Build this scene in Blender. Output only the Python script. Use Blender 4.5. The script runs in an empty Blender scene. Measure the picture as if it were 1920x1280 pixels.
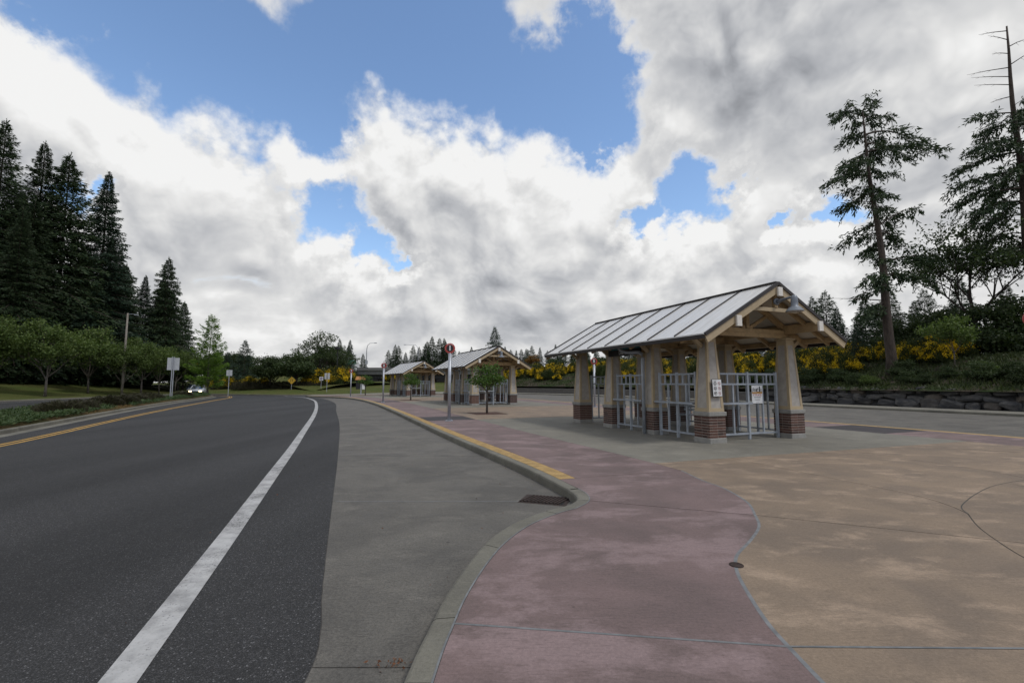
import bpy, bmesh, math, random
import numpy as np
from mathutils import Vector, Matrix

scene = bpy.context.scene
COL = scene.collection
R = math.radians

# ------------------------------------------------------------------ camera
cam_data = bpy.data.cameras.new('camera')
cam_data.lens = 16.0
cam_data.sensor_width = 36.0
cam_data.clip_start = 0.05
cam_data.clip_end = 6000.0
cam = bpy.data.objects.new('camera', cam_data)
cam.location = (0.0, 0.0, 1.6)
cam.rotation_euler = (R(90.0 + 5.256), 0.0, 0.0)
COL.objects.link(cam)
scene.camera = cam

# ------------------------------------------------------------------ light
SUN_ELEV, SUN_AZ = 56.0, 122.0            # azimuth clockwise from +Y: right of the camera and a little behind
sun_dir = Vector((math.sin(R(SUN_AZ)) * math.cos(R(SUN_ELEV)), math.cos(R(SUN_AZ)) * math.cos(R(SUN_ELEV)), math.sin(R(SUN_ELEV))))
sun_data = bpy.data.lights.new('sun', 'SUN')
sun_data.energy = 1.5
sun_data.angle = R(10.0)
sun_data.color = (1.0, 0.96, 0.90)
sun = bpy.data.objects.new('sun', sun_data)
sun.rotation_euler = sun_dir.to_track_quat('Z', 'Y').to_euler()
sun.location = (30, -20, 60)
COL.objects.link(sun)

scene.view_settings.view_transform = 'Standard'
scene.view_settings.look = 'None'
scene.view_settings.exposure = 0.03
scene.view_settings.gamma = 1.0
scene.view_settings.use_curve_mapping = False

# ------------------------------------------------------------------ sky: Nishita blue with a broken cumulus deck
world = bpy.data.worlds.new('World')
scene.world = world
world.use_nodes = True
wt = world.node_tree
wt.nodes.clear()
world.cycles.sampling_method = 'MANUAL'
world.cycles.sample_map_resolution = 256


class NT:
    """small helper that writes node trees"""
    def __init__(self, tree):
        self.t = tree

    def n(self, kind, **kw):
        nd = self.t.nodes.new(kind)
        for k, v in kw.items():
            setattr(nd, k, v)
        return nd

    def put(self, sock, val):
        if hasattr(val, 'is_linked') or isinstance(val, bpy.types.NodeSocket):
            self.t.links.new(val, sock)
        else:
            sock.default_value = val

    def math(self, op, a, b=None, c=None, clamp=False):
        nd = self.n('ShaderNodeMath', operation=op, use_clamp=clamp)
        self.put(nd.inputs[0], a)
        if b is not None:
            self.put(nd.inputs[1], b)
        if c is not None:
            self.put(nd.inputs[2], c)
        return nd.outputs[0]

    def vec(self, op, a, b=None, scale=None):
        nd = self.n('ShaderNodeVectorMath', operation=op)
        self.put(nd.inputs[0], a)
        if b is not None:
            self.put(nd.inputs[1], b)
        if scale is not None:
            self.put(nd.inputs['Scale'], scale)
        return nd.outputs['Value'] if op in ('LENGTH', 'DOT_PRODUCT', 'DISTANCE') else nd.outputs['Vector']

    def ramp(self, fac, lo, hi, a=0.0, b=1.0, smooth=True):
        nd = self.n('ShaderNodeMapRange', interpolation_type='SMOOTHSTEP' if smooth else 'LINEAR')
        self.put(nd.inputs['Value'], fac)
        nd.inputs['From Min'].default_value = lo
        nd.inputs['From Max'].default_value = hi
        self.put(nd.inputs['To Min'], a)
        self.put(nd.inputs['To Max'], b)
        return nd.outputs['Result']

    def mix(self, fac, a, b, blend='MIX'):
        nd = self.n('ShaderNodeMix', data_type='RGBA', blend_type=blend)
        self.put(nd.inputs[0], fac)
        self.put(nd.inputs[6], a if not isinstance(a, tuple) or len(a) == 4 else a + (1.0,))
        self.put(nd.inputs[7], b if not isinstance(b, tuple) or len(b) == 4 else b + (1.0,))
        return nd.outputs[2]

    def noise(self, vec, scale, detail=4.0, rough=0.5, dist=0.0, out='Fac'):
        nd = self.n('ShaderNodeTexNoise')
        if vec is not None:
            self.put(nd.inputs['Vector'], vec)
        nd.inputs['Scale'].default_value = scale
        nd.inputs['Detail'].default_value = detail
        nd.inputs['Roughness'].default_value = rough
        nd.inputs['Distortion'].default_value = dist
        return nd.outputs[out]

    def voronoi(self, vec, scale, feature='F1', out='Distance', detail=0.0, rough=0.5, smooth=None, rand=1.0):
        nd = self.n('ShaderNodeTexVoronoi', feature=feature)
        if vec is not None:
            self.put(nd.inputs['Vector'], vec)
        nd.inputs['Scale'].default_value = scale
        nd.inputs['Detail'].default_value = detail
        nd.inputs['Roughness'].default_value = rough
        nd.inputs['Randomness'].default_value = rand
        if smooth is not None:
            nd.inputs['Smoothness'].default_value = smooth
        return nd.outputs[out]


def build_sky():
    w = NT(wt)
    dirv = w.vec('NORMALIZE', w.n('ShaderNodeTexCoord').outputs['Generated'])
    # gaps of open sky: direction, radius, vertical stretch
    gaps = [((-0.603, 0.588, 0.54), 0.074, 1),
            ((-0.517, 0.652, 0.554), 0.123, 1),
            ((-0.438, 0.717, 0.542), 0.125, 1),
            ((-0.383, 0.774, 0.504), 0.081, 1),
            ((-0.286, 0.735, 0.615), 0.139, 1.0),
            ((-0.154, 0.768, 0.622), 0.144, 1),
            ((-0.061, 0.811, 0.581), 0.111, 1),
            ((0.041, 0.825, 0.564), 0.107, 1),
            ((0.134, 0.835, 0.533), 0.093, 1),
            ((0.148, 0.789, 0.597), 0.074, 1),
            ((0.159, 0.862, 0.481), 0.042, 1),
            ((-0.348, 0.878, 0.328), 0.076, 1.15),
            ((-0.286, 0.918, 0.275), 0.053, 1.2),
            ((-0.22, 0.943, 0.251), 0.032, 1.4),
            ((0.346, 0.866, 0.362), 0.065, 1.25),
            ((0.286, 0.893, 0.348), 0.041, 1.2),
            ((0.399, 0.837, 0.375), 0.037, 1.2),
            ((0.56, 0.772, 0.301), 0.037, 1.7),
            ((0.513, 0.801, 0.307), 0.024, 1.5),
            ((-0.668, 0.678, 0.307), 0.025, 1),
            # the deck is just as broken behind and beside the camera
            ((0.70, -0.35, 0.62), 0.20, 1.0), ((0.45, -0.60, 0.66), 0.18, 1.0), ((-0.75, -0.40, 0.52), 0.18, 1.3), ((0.10, -0.80, 0.58), 0.20, 1.2),
            ((-0.2, -0.2, 0.95), 0.18, 1.0), ((0.9, 0.05, 0.40), 0.10, 1.6), ((-0.95, 0.15, 0.38), 0.08, 1.6), ((-0.3, -0.9, 0.3), 0.08, 1.6)]

    grp = bpy.data.node_groups.new('cloud_field', 'ShaderNodeTree')
    grp.interface.new_socket('Direction', in_out='INPUT', socket_type='NodeSocketVector')
    grp.interface.new_socket('Field', in_out='OUTPUT', socket_type='NodeSocketFloat')
    grp.interface.new_socket('Billow', in_out='OUTPUT', socket_type='NodeSocketFloat')
    g = NT(grp)
    gi = g.n('NodeGroupInput')
    go = g.n('NodeGroupOutput')
    d = gi.outputs[0]
    sep = g.n('ShaderNodeSeparateXYZ')
    g.put(sep.inputs[0], d)
    flat = g.n('ShaderNodeCombineXYZ')
    g.put(flat.inputs[0], sep.outputs[0])
    g.put(flat.inputs[1], sep.outputs[1])
    g.put(flat.inputs[2], g.math('MULTIPLY', g.math('POWER', g.math('MAXIMUM', sep.outputs[2], 0.001), 0.72), 1.15))   # banks flatten toward the horizon
    p = g.vec('SCALE', flat.outputs[0], scale=1.45)
    warp = g.noise(p, 2.4, 2.0, 0.5, out='Color')
    p2 = g.vec('ADD', p, g.vec('SCALE', g.vec('SUBTRACT', warp, (0.5, 0.5, 0.5)), scale=0.22))
    big = g.noise(p2, 1.3, 1.0, 0.5)
    fbm = g.noise(p2, 3.0, 9.0, 0.56)
    soft = g.noise(p2, 3.0, 2.0, 0.45)
    bil = g.math('ABSOLUTE', g.math('SUBTRACT', g.noise(p2, 4.6, 1.0, 0.5), 0.5))
    bil2 = g.math('ABSOLUTE', g.math('SUBTRACT', g.noise(p2, 10.5, 3.0, 0.55), 0.5))
    edge = g.noise(p, 5.5, 7.0, 0.62, out='Color')
    dw = g.vec('ADD', d, g.vec('SCALE', g.vec('SUBTRACT', edge, (0.5, 0.5, 0.5)), scale=0.21))
    cover = None
    for (gx, gy, gz), rad, st in gaps:
        v = g.vec('SUBTRACT', dw, tuple(Vector((gx, gy, gz)).normalized()))
        v = g.vec('MULTIPLY', v, (1.0, 1.0, st))
        c = g.ramp(g.vec('LENGTH', v), 0.0, rad * 2.0, 1.0, 0.0)
        cover = c if cover is None else g.math('MAXIMUM', cover, c)
    base = g.math('ADD', 0.50, g.math('MULTIPLY', g.math('SUBTRACT', big, 0.5), 0.5))
    base = g.math('SUBTRACT', base, g.math('MULTIPLY', cover, 0.90))
    puff = g.math('ADD', g.math('MULTIPLY', g.math('SUBTRACT', bil, 0.08), 1.0), g.math('MULTIPLY', g.math('SUBTRACT', bil2, 0.08), 0.55))
    field = g.math('ADD', g.math('ADD', base, puff), g.math('MULTIPLY', g.math('SUBTRACT', fbm, 0.5), 0.85))
    shade = g.math('ADD', base, g.math('MULTIPLY', cover, 0.45))
    low = g.math('ADD', g.math('ADD', shade, g.math('MULTIPLY', puff, 0.7)), g.math('MULTIPLY', g.math('SUBTRACT', soft, 0.5), 1.05))
    g.put(go.inputs[0], field)
    g.put(go.inputs[1], low)

    def field_at(vec):
        nd = w.n('ShaderNodeGroup')
        nd.node_tree = grp
        w.put(nd.inputs[0], vec)
        return nd.outputs[0], nd.outputs[1]

    f0, b0 = field_at(dirv)
    f1, b1 = field_at(w.vec('NORMALIZE', w.vec('ADD', dirv, (0.010, -0.006, 0.030))))
    f2, b2 = field_at(w.vec('NORMALIZE', w.vec('ADD', dirv, (0.03, -0.02, 0.095))))
    alpha = w.ramp(f0, -0.08, 0.27)
    lum = w.math('ADD', 0.70, w.math('MULTIPLY', w.math('SUBTRACT', b0, b1), 0.55))
    lum = w.math('ADD', lum, w.math('MULTIPLY', w.math('SUBTRACT', f0, f1), 0.30))
    lum = w.math('ADD', lum, w.math('MULTIPLY', w.math('SUBTRACT', b0, b2), 0.55))
    lum = w.math('SUBTRACT', lum, w.math('MULTIPLY', w.ramp(b0, 0.15, 0.95), 0.13))
    lum = w.math('MINIMUM', w.math('MAXIMUM', lum, 0.30), 0.88)
    lum = w.ramp(f0, 0.08, 0.48, w.math('MAXIMUM', lum, 0.76), lum)      # thin edges let the light through
    tint = w.mix(w.ramp(lum, 0.3, 0.8), (0.93, 0.965, 1.04, 1), (1.0, 1.0, 0.995, 1))
    cloud = w.vec('SCALE', tint, scale=lum)

    sky = w.n('ShaderNodeTexSky', sky_type='NISHITA')
    sky.sun_disc = False
    sky.sun_elevation = R(SUN_ELEV)
    sky.sun_rotation = R(SUN_AZ)
    sky.altitude = 80.0
    sky.air_density = 1.0
    sky.dust_density = 0.5
    sky.ozone_density = 1.0
    bg_sky = w.n('ShaderNodeBackground')
    hs = w.n('ShaderNodeHueSaturation')
    hs.inputs['Saturation'].default_value = 1.06
    hs.inputs['Value'].default_value = 1.32
    w.put(hs.inputs['Color'], sky.outputs[0])
    w.put(bg_sky.inputs['Color'], hs.outputs[0])
    bg_sky.inputs['Strength'].default_value = 0.15
    bg_cloud = w.n('ShaderNodeBackground')
    w.put(bg_cloud.inputs['Color'], cloud)
    bg_cloud.inputs['Strength'].default_value = 1.0
    mixs = w.n('ShaderNodeMixShader')
    w.put(mixs.inputs[0], alpha)
    w.t.links.new(bg_sky.outputs[0], mixs.inputs[1])
    w.t.links.new(bg_cloud.outputs[0], mixs.inputs[2])
    out = w.n('ShaderNodeOutputWorld')
    w.t.links.new(mixs.outputs[0], out.inputs['Surface'])


build_sky()


# ------------------------------------------------------------------ materials
MATS = {}


def material(name):
    m = bpy.data.materials.new(name)
    m.use_nodes = True
    t = NT(m.node_tree)
    b = m.node_tree.nodes['Principled BSDF']
    MATS[name] = m
    return m, t, b


def coords(t, kind='Object'):
    return t.n('ShaderNodeTexCoord').outputs[kind]


def bump(t, b, height, strength=0.3, dist=0.01):
    nd = t.n('ShaderNodeBump')
    nd.inputs['Strength'].default_value = strength
    nd.inputs['Distance'].default_value = dist
    t.put(nd.inputs['Height'], height)
    t.put(b.inputs['Normal'], nd.outputs[0])


def plain(name, col, rough=0.6, metal=0.0, var=0.12, scale=6.0, bmp=0.0, spec=0.5):
    m, t, b = material(name)
    v = coords(t)
    n = t.noise(v, scale, 5.0, 0.6)
    dark = tuple(c * (1 - var) for c in col)
    lite = tuple(min(1.0, c * (1 + var)) for c in col)
    t.put(b.inputs['Base Color'], t.mix(t.ramp(n, 0.3, 0.7), dark + (1,), lite + (1,)))
    b.inputs['Roughness'].default_value = rough
    b.inputs['Metallic'].default_value = metal
    b.inputs['Specular IOR Level'].default_value = spec
    if bmp:
        bump(t, b, t.noise(v, scale * 8, 4.0, 0.6), bmp, 0.004)
    return m


def slab_concrete(name, col, lite, dark, streak=1.0, brushed_angle=21.4, bmp=0.25, grain=1.7, worn_scale=1.7, worn_mix=0.75, worn_hi=0.68):
    """weathered broomed concrete: brush streaks, blotches, pale worn patches"""
    m, t, b = material(name)
    v = coords(t)
    mp = t.n('ShaderNodeMapping')
    t.put(mp.inputs['Vector'], v)
    mp.inputs['Rotation'].default_value = (0, 0, R(-brushed_angle))
    mp.inputs['Scale'].default_value = (1.0, 9.0, 1.0)
    sv = mp.outputs[0]
    blotch = t.noise(v, 0.75, 5.0, 0.62, 0.6)
    mp2 = t.n('ShaderNodeMapping')
    t.put(mp2.inputs['Vector'], v)
    mp2.inputs['Rotation'].default_value = (0, 0, R(-brushed_angle))
    mp2.inputs['Scale'].default_value = (0.75, 1.25, 1.0)
    worn = t.noise(mp2.outputs[0], worn_scale, 10.0, 0.70, 0.25)
    brush = t.noise(sv, 7.0, 4.0, 0.65)
    fine = t.math('ADD', t.math('MULTIPLY', t.noise(v, 150.0, 2.0, 0.75), 0.5), t.math('MULTIPLY', t.noise(v, 42.0, 3.0, 0.75), 0.5))
    info = t.n('ShaderNodeObjectInfo')
    c = t.mix(t.ramp(blotch, 0.33, 0.68), dark + (1,), col + (1,))
    c = t.mix(t.math('MULTIPLY', t.ramp(worn, 0.48, worn_hi), worn_mix), c, lite + (1,))
    c = t.mix(t.math('MULTIPLY', t.ramp(brush, 0.50, 0.72), 0.48 * streak), c, tuple(x * 0.62 for x in dark) + (1,))
    c = t.mix(t.math('MULTIPLY', t.ramp(t.noise(v, 2.6, 6.0, 0.7), 0.58, 0.72), 0.35), c, tuple(x * 0.7 for x in dark) + (1,))
    g = t.math('ADD', 1.0 - grain / 2, t.math('MULTIPLY', fine, grain))
    g = t.math('MAXIMUM', g, 0.25)
    spot = t.n('ShaderNodeTexVoronoi')
    t.put(spot.inputs['Vector'], v)
    spot.inputs['Scale'].default_value = 1.7
    sc_ = t.n('ShaderNodeSeparateColor')
    t.put(sc_.inputs[0], spot.outputs['Color'])
    gum = t.math('MULTIPLY', t.ramp(t.math('SUBTRACT', spot.outputs['Distance'], t.math('MULTIPLY', sc_.outputs[1], 0.035)), 0.0, 0.012, 1.0, 0.0), t.ramp(sc_.outputs[0], 0.55, 0.6))
    g = t.math('MULTIPLY', g, t.math('SUBTRACT', 1.0, t.math('MULTIPLY', gum, 0.45)))
    drip = t.ramp(t.noise(v, 0.9, 3.0, 0.5), 0.66, 0.76)
    g = t.math('MULTIPLY', g, t.math('SUBTRACT', 1.0, t.math('MULTIPLY', drip, 0.30)))
    g = t.math('MULTIPLY', g, t.math('ADD', 0.95, t.math('MULTIPLY', info.outputs['Random'], 0.10)))
    t.put(b.inputs['Base Color'], t.vec('SCALE', c, scale=g))
    t.put(b.inputs['Roughness'], t.ramp(worn, 0.3, 0.7, 0.72, 0.9))
    b.inputs['Specular IOR Level'].default_value = 0.35
    bump(t, b, t.math('ADD', t.math('MULTIPLY', brush, 0.7), t.math('MULTIPLY', fine, 0.5)), bmp, 0.004)
    return m


def asphalt_mat():
    m, t, b = material('asphalt')
    v = coords(t)
    cell = t.voronoi(v, 125.0, 'F1', 'Color')
    sep = t.n('ShaderNodeSeparateColor')
    t.put(sep.inputs[0], cell)
    dist = t.voronoi(v, 125.0, 'F1', 'Distance')
    big = t.noise(v, 0.30, 5.0, 0.6)
    mid = t.noise(v, 3.5, 5.0, 0.65)
    mp = t.n('ShaderNodeMapping')
    t.put(mp.inputs['Vector'], v)
    mp.inputs['Rotation'].default_value = (0, 0, R(-21.4))
    mp.inputs['Scale'].default_value = (0.55, 0.03, 1.0)
    track = t.noise(mp.outputs[0], 1.0, 3.0, 0.55)                # wheel tracks run with the traffic
    tone = t.math('ADD', 0.029, t.math('MULTIPLY', t.math('POWER', sep.outputs[0], 3.0), 0.055))
    tone = t.math('MULTIPLY', tone, t.ramp(dist, 0.1, 0.62, 1.1, 0.45))
    tone = t.math('ADD', tone, t.math('MULTIPLY', t.ramp(sep.outputs[1], 0.965, 0.99), 0.10))
    tone = t.math('MULTIPLY', tone, t.math('ADD', 0.62, t.math('MULTIPLY', t.math('ADD', big, mid), 0.36)))
    tone = t.math('MULTIPLY', tone, t.ramp(track, 0.35, 0.65, 0.78, 1.22))
    drip = t.ramp(t.noise(v, 1.3, 3.0, 0.5), 0.68, 0.80)
    tone = t.math('MULTIPLY', tone, t.math('SUBTRACT', 1.0, t.math('MULTIPLY', drip, 0.35)))
    t.put(b.inputs['Base Color'], t.vec('SCALE', (1.0, 1.0, 1.03), scale=tone))
    b.inputs['Roughness'].default_value = 0.82
    b.inputs['Specular IOR Level'].default_value = 0.35
    bump(t, b, t.math('SUBTRACT', 1.0, dist), 0.5, 0.005)
    return m


def paint_mat(name, col, wear=0.5):
    """thermoplastic line: chipped where the aggregate pokes through, scored by tyres"""
    m, t, b = material(name)
    v = coords(t)
    chip = t.noise(v, 60.0, 3.0, 0.75)
    patch = t.noise(v, 1.1, 4.0, 0.6)
    cell = t.voronoi(v, 80.0, 'F1', 'Distance')
    mp = t.n('ShaderNodeMapping')
    t.put(mp.inputs['Vector'], v)
    mp.inputs['Rotation'].default_value = (0, 0, R(35))
    mp.inputs['Scale'].default_value = (3.0, 60.0, 1.0)
    score = t.noise(mp.outputs[0], 1.0, 3.0, 0.6)
    worn = t.math('ADD', t.math('MULTIPLY', chip, 0.75), t.math('MULTIPLY', patch, 0.50))
    worn = t.math('ADD', worn, t.math('MULTIPLY', score, 0.22))
    worn = t.math('MULTIPLY', t.ramp(worn, 0.76, 0.90), wear)
    dirt = t.noise(v, 4.0, 6.0, 0.7)
    c = t.mix(t.ramp(dirt, 0.35, 0.72), col + (1,), tuple(x * 0.52 for x in col) + (1,))
    c = t.mix(worn, c, (0.05, 0.05, 0.052, 1))
    t.put(b.inputs['Base Color'], c)
    b.inputs['Roughness'].default_value = 0.7
    bump(t, b, t.math('SUBTRACT', 1.0, cell), 0.3, 0.004)
    return m


def leaf_mat(name, cols, trans=0.35, rough=0.55):
    """foliage: colour varies leaf by leaf, light passes through"""
    m, t, b = material(name)
    geo = t.n('ShaderNodeNewGeometry')
    r = geo.outputs['Random Per Island']
    ramp = t.n('ShaderNodeValToRGB')
    t.put(ramp.inputs[0], r)
    e = ramp.color_ramp.elements
    e[0].color = cols[0] + (1,)
    e[1].color = cols[-1] + (1,)
    for i, c in enumerate(cols[1:-1]):
        el = e.new((i + 1) / (len(cols) - 1))
        el.color = c + (1,)
    info = t.n('ShaderNodeObjectInfo')
    c = t.vec('SCALE', ramp.outputs[0], scale=t.math('ADD', 0.82, t.math('MULTIPLY', info.outputs['Random'], 0.36)))
    t.put(b.inputs['Base Color'], c)
    b.inputs['Roughness'].default_value = rough
    b.inputs['Specular IOR Level'].default_value = 0.25
    tr = t.n('ShaderNodeBsdfTranslucent')
    t.put(tr.inputs['Color'], t.vec('MULTIPLY', c, (1.1, 1.25, 0.6)))
    mx = t.n('ShaderNodeMixShader')
    mx.inputs[0].default_value = trans
    out = m.node_tree.nodes['Material Output']
    t.t.links.new(b.outputs[0], mx.inputs[1])
    t.t.links.new(tr.outputs[0], mx.inputs[2])
    t.t.links.new(mx.outputs[0], out.inputs['Surface'])
    return m


def bark_mat(name, col):
    m, t, b = material(name)
    v = coords(t)
    mp = t.n('ShaderNodeMapping')
    t.put(mp.inputs['Vector'], v)
    mp.inputs['Scale'].default_value = (1, 1, 0.22)
    n = t.noise(mp.outputs[0], 9.0, 6.0, 0.7)
    t.put(b.inputs['Base Color'], t.mix(t.ramp(n, 0.3, 0.7), tuple(x * 0.5 for x in col) + (1,), tuple(x * 1.25 for x in col) + (1,)))
    b.inputs['Roughness'].default_value = 0.9
    bump(t, b, n, 0.8, 0.03)
    return m


def grass_mat():
    m, t, b = material('lawn')
    v = coords(t)
    a = t.noise(v, 0.22, 5.0, 0.6)
    f = t.noise(v, 14.0, 4.0, 0.7)
    c = t.mix(t.ramp(a, 0.3, 0.7), (0.075, 0.100, 0.026, 1), (0.110, 0.112, 0.040, 1))
    c = t.mix(t.ramp(f, 0.35, 0.75), t.vec('SCALE', c, scale=0.6), t.vec('SCALE', c, scale=1.3))
    t.put(b.inputs['Base Color'], c)
    b.inputs['Roughness'].default_value = 0.95
    b.inputs['Specular IOR Level'].default_value = 0.1
    bump(t, b, f, 0.9, 0.08)
    return m


def soil_mat(name, c1, c2, green):
    m, t, b = material(name)
    v = coords(t)
    a = t.noise(v, 0.5, 6.0, 0.65)
    f = t.noise(v, 9.0, 5.0, 0.7)
    c = t.mix(t.ramp(f, 0.3, 0.7), c1 + (1,), c2 + (1,))
    c = t.mix(t.ramp(a, 0.42, 0.58), c, green + (1,))
    t.put(b.inputs['Base Color'], c)
    b.inputs['Roughness'].default_value = 0.95
    b.inputs['Specular IOR Level'].default_value = 0.1
    bump(t, b, f, 0.9, 0.06)
    return m


def rock_mat():
    m, t, b = material('basalt')
    v = coords(t)
    info = t.n('ShaderNodeObjectInfo')
    v = t.vec('ADD', v, t.vec('SCALE', (7.0, 3.0, 5.0), scale=info.outputs['Random']))
    a = t.noise(v, 2.2, 6.0, 0.65)
    f = t.noise(v, 16.0, 5.0, 0.7)
    c = t.mix(t.ramp(a, 0.35, 0.7), (0.036, 0.037, 0.041, 1), (0.110, 0.106, 0.102, 1))
    c = t.mix(t.math('MULTIPLY', t.ramp(info.outputs['Random'], 0.80, 0.95), 0.5), c, (0.10, 0.075, 0.05, 1))
    t.put(b.inputs['Base Color'], c)
    b.inputs['Roughness'].default_value = 0.85
    bump(t, b, t.math('ADD', a, t.math('MULTIPLY', f, 0.5)), 0.9, 0.05)
    return m


def brick_mat():
    m, t, b = material('brick_clay')
    v = coords(t)
    info = t.n('ShaderNodeObjectInfo')
    n = t.noise(v, 30.0, 4.0, 0.6)
    ramp = t.n('ShaderNodeValToRGB')
    t.put(ramp.inputs[0], info.outputs['Random'])
    e = ramp.color_ramp.elements
    e[0].color = (0.042, 0.023, 0.019, 1)
    e[1].color = (0.108, 0.050, 0.036, 1)
    k = e.new(0.5)
    k.color = (0.078, 0.036, 0.028, 1)
    t.put(b.inputs['Base Color'], t.vec('SCALE', ramp.outputs[0], scale=t.ramp(n, 0.3, 0.7, 0.75, 1.25)))
    b.inputs['Roughness'].default_value = 0.8
    bump(t, b, n, 0.4, 0.003)
    return m


def roof_mat():
    m, t, b = material('roof_metal')
    v = coords(t)
    mp = t.n('ShaderNodeMapping')
    t.put(mp.inputs['Vector'], v)
    mp.inputs['Scale'].default_value = (0.6, 5.0, 0.6)
    n = t.noise(mp.outputs[0], 2.2, 6.0, 0.65)
    info = t.n('ShaderNodeObjectInfo')
    c = t.mix(t.ramp(n, 0.3, 0.75), (0.72, 0.71, 0.69, 1), (0.55, 0.54, 0.52, 1))
    c = t.vec('SCALE', c, scale=t.math('ADD', 0.95, t.math('MULTIPLY', info.outputs['Random'], 0.1)))
    t.put(b.inputs['Base Color'], c)
    b.inputs['Metallic'].default_value = 0.15
    t.put(b.inputs['Roughness'], t.ramp(n, 0.3, 0.7, 0.34, 0.5))
    return m


def emit_mat(name, col, strength):
    m, t, b = material(name)
    b.inputs['Base Color'].default_value = col + (1,)
    b.inputs['Emission Color'].default_value = col + (1,)
    b.inputs['Emission Strength'].default_value = strength
    return m


def glass_mat():
    m, t, b = material('car_glass')
    b.inputs['Base Color'].default_value = (0.02, 0.025, 0.03, 1)
    b.inputs['Roughness'].default_value = 0.06
    b.inputs['Specular IOR Level'].default_value = 0.8
    return m


def paint_car(name, col):
    m, t, b = material(name)
    b.inputs['Base Color'].default_value = col + (1,)
    b.inputs['Roughness'].default_value = 0.3
    b.inputs['Coat Weight'].default_value = 0.6
    b.inputs['Coat Roughness'].default_value = 0.08
    return m


asphalt_mat()
paint_mat('white_paint', (0.43, 0.43, 0.43), 0.95)
paint_mat('yellow_paint', (0.52, 0.30, 0.05), 0.45)
slab_concrete('pink_concrete', (0.172, 0.122, 0.118), (0.262, 0.195, 0.196), (0.125, 0.092, 0.088), worn_scale=0.95, worn_mix=0.62, worn_hi=0.60)
slab_concrete('tan_concrete', (0.225, 0.170, 0.122), (0.345, 0.262, 0.192), (0.165, 0.128, 0.098), streak=0.7)
slab_concrete('grey_concrete', (0.190, 0.180, 0.150), (0.235, 0.222, 0.19), (0.150, 0.143, 0.122))
slab_concrete('lane_concrete', (0.130, 0.122, 0.108), (0.165, 0.155, 0.138), (0.088, 0.083, 0.075), streak=1.3, bmp=0.7, grain=2.8)
slab_concrete('pad_concrete', (0.050, 0.044, 0.048), (0.062, 0.056, 0.06), (0.038, 0.034, 0.037))
slab_concrete('kerb_concrete', (0.165, 0.158, 0.130), (0.20, 0.19, 0.16), (0.115, 0.11, 0.092), streak=0.6)
plain('joint_filler', (0.150, 0.158, 0.165), 0.8, var=0.25, scale=8)
plain('joint_dark', (0.055, 0.05, 0.045), 0.9, var=0.4, scale=9)
plain('tactile_yellow', (0.34, 0.225, 0.085), 0.75, var=0.22, scale=5, bmp=0.2)
plain('cast_iron', (0.035, 0.022, 0.018), 0.75, metal=0.3, var=0.4, scale=14, bmp=0.5)
plain('void_shade', (0.006, 0.006, 0.006), 0.95, var=0.1)
plain('stucco', (0.355, 0.330, 0.300), 0.88, var=0.12, scale=5, bmp=0.35)
plain('trim_tan', (0.385, 0.305, 0.195), 0.7, var=0.08, scale=4, bmp=0.1)
plain('beam_wood', (0.350, 0.245, 0.128), 0.65, var=0.18, scale=5, bmp=0.15)
plain('soffit', (0.55, 0.50, 0.42), 0.7, var=0.06, scale=2)
plain('dark_fascia', (0.022, 0.018, 0.018), 0.5, var=0.15)
plain('gutter_white', (0.58, 0.58, 0.58), 0.4, var=0.08)
plain('cap_white', (0.66, 0.63, 0.58), 0.5, var=0.08, scale=9)
plain('galvanised', (0.33, 0.365, 0.41), 0.45, metal=0.25, var=0.12, scale=7)
plain('steel_pole', (0.36, 0.38, 0.42), 0.38, metal=0.45, var=0.12, scale=7)
plain('mortar', (0.27, 0.235, 0.205), 0.95, var=0.15, scale=20)
plain('band_concrete', (0.245, 0.24, 0.225), 0.85, var=0.12, scale=8, bmp=0.3)
plain('lamp_blue_grey', (0.16, 0.18, 0.21), 0.45, metal=0.2, var=0.1)
plain('sign_white', (0.66, 0.67, 0.68), 0.4, var=0.04)
plain('sign_back', (0.42, 0.44, 0.46), 0.42, metal=0.4, var=0.1)
plain('sign_red', (0.36, 0.045, 0.035), 0.5, var=0.08)
plain('sign_black', (0.012, 0.012, 0.015), 0.5, var=0.1)
plain('sign_navy', (0.012, 0.022, 0.055), 0.4, var=0.1)
plain('sign_teal', (0.02, 0.15, 0.19), 0.4, var=0.1)
plain('sign_green', (0.0, 0.19, 0.12), 0.45, var=0.06)
plain('sign_yellow', (0.62, 0.36, 0.02), 0.5, var=0.06)
plain('sign_amber', (0.40, 0.20, 0.03), 0.5, var=0.1)
plain('sign_purple', (0.10, 0.06, 0.16), 0.5, var=0.1)
plain('roof_orange', (0.36, 0.16, 0.05), 0.7, var=0.15)
plain('bridge_concrete', (0.16, 0.16, 0.155), 0.85, var=0.15, scale=0.8)
plain('bridge_dark', (0.030, 0.030, 0.032), 0.85, var=0.2, scale=1)
plain('mulch', (0.060, 0.026, 0.016), 0.95, var=0.5, scale=24, bmp=0.9)
plain('dead_leaf', (0.13, 0.055, 0.025), 0.9, var=0.4, scale=30)
plain('pole_wood', (0.19, 0.17, 0.145), 0.85, var=0.2, scale=6)
plain('black_metal', (0.02, 0.02, 0.022), 0.5, var=0.15)
plain('wall_block', (0.14, 0.13, 0.12), 0.9, var=0.2, scale=5, bmp=0.4)
plain('tyre', (0.015, 0.015, 0.016), 0.85, var=0.2)
plain('rim', (0.35, 0.36, 0.38), 0.35, metal=0.7, var=0.05)
plain('house_wall', (0.44, 0.42, 0.39), 0.8, var=0.06)
plain('house_roof', (0.09, 0.085, 0.085), 0.9, var=0.2, scale=3)
paint_car('car_silver', (0.42, 0.45, 0.50))
paint_car('car_white', (0.70, 0.71, 0.72))
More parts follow.
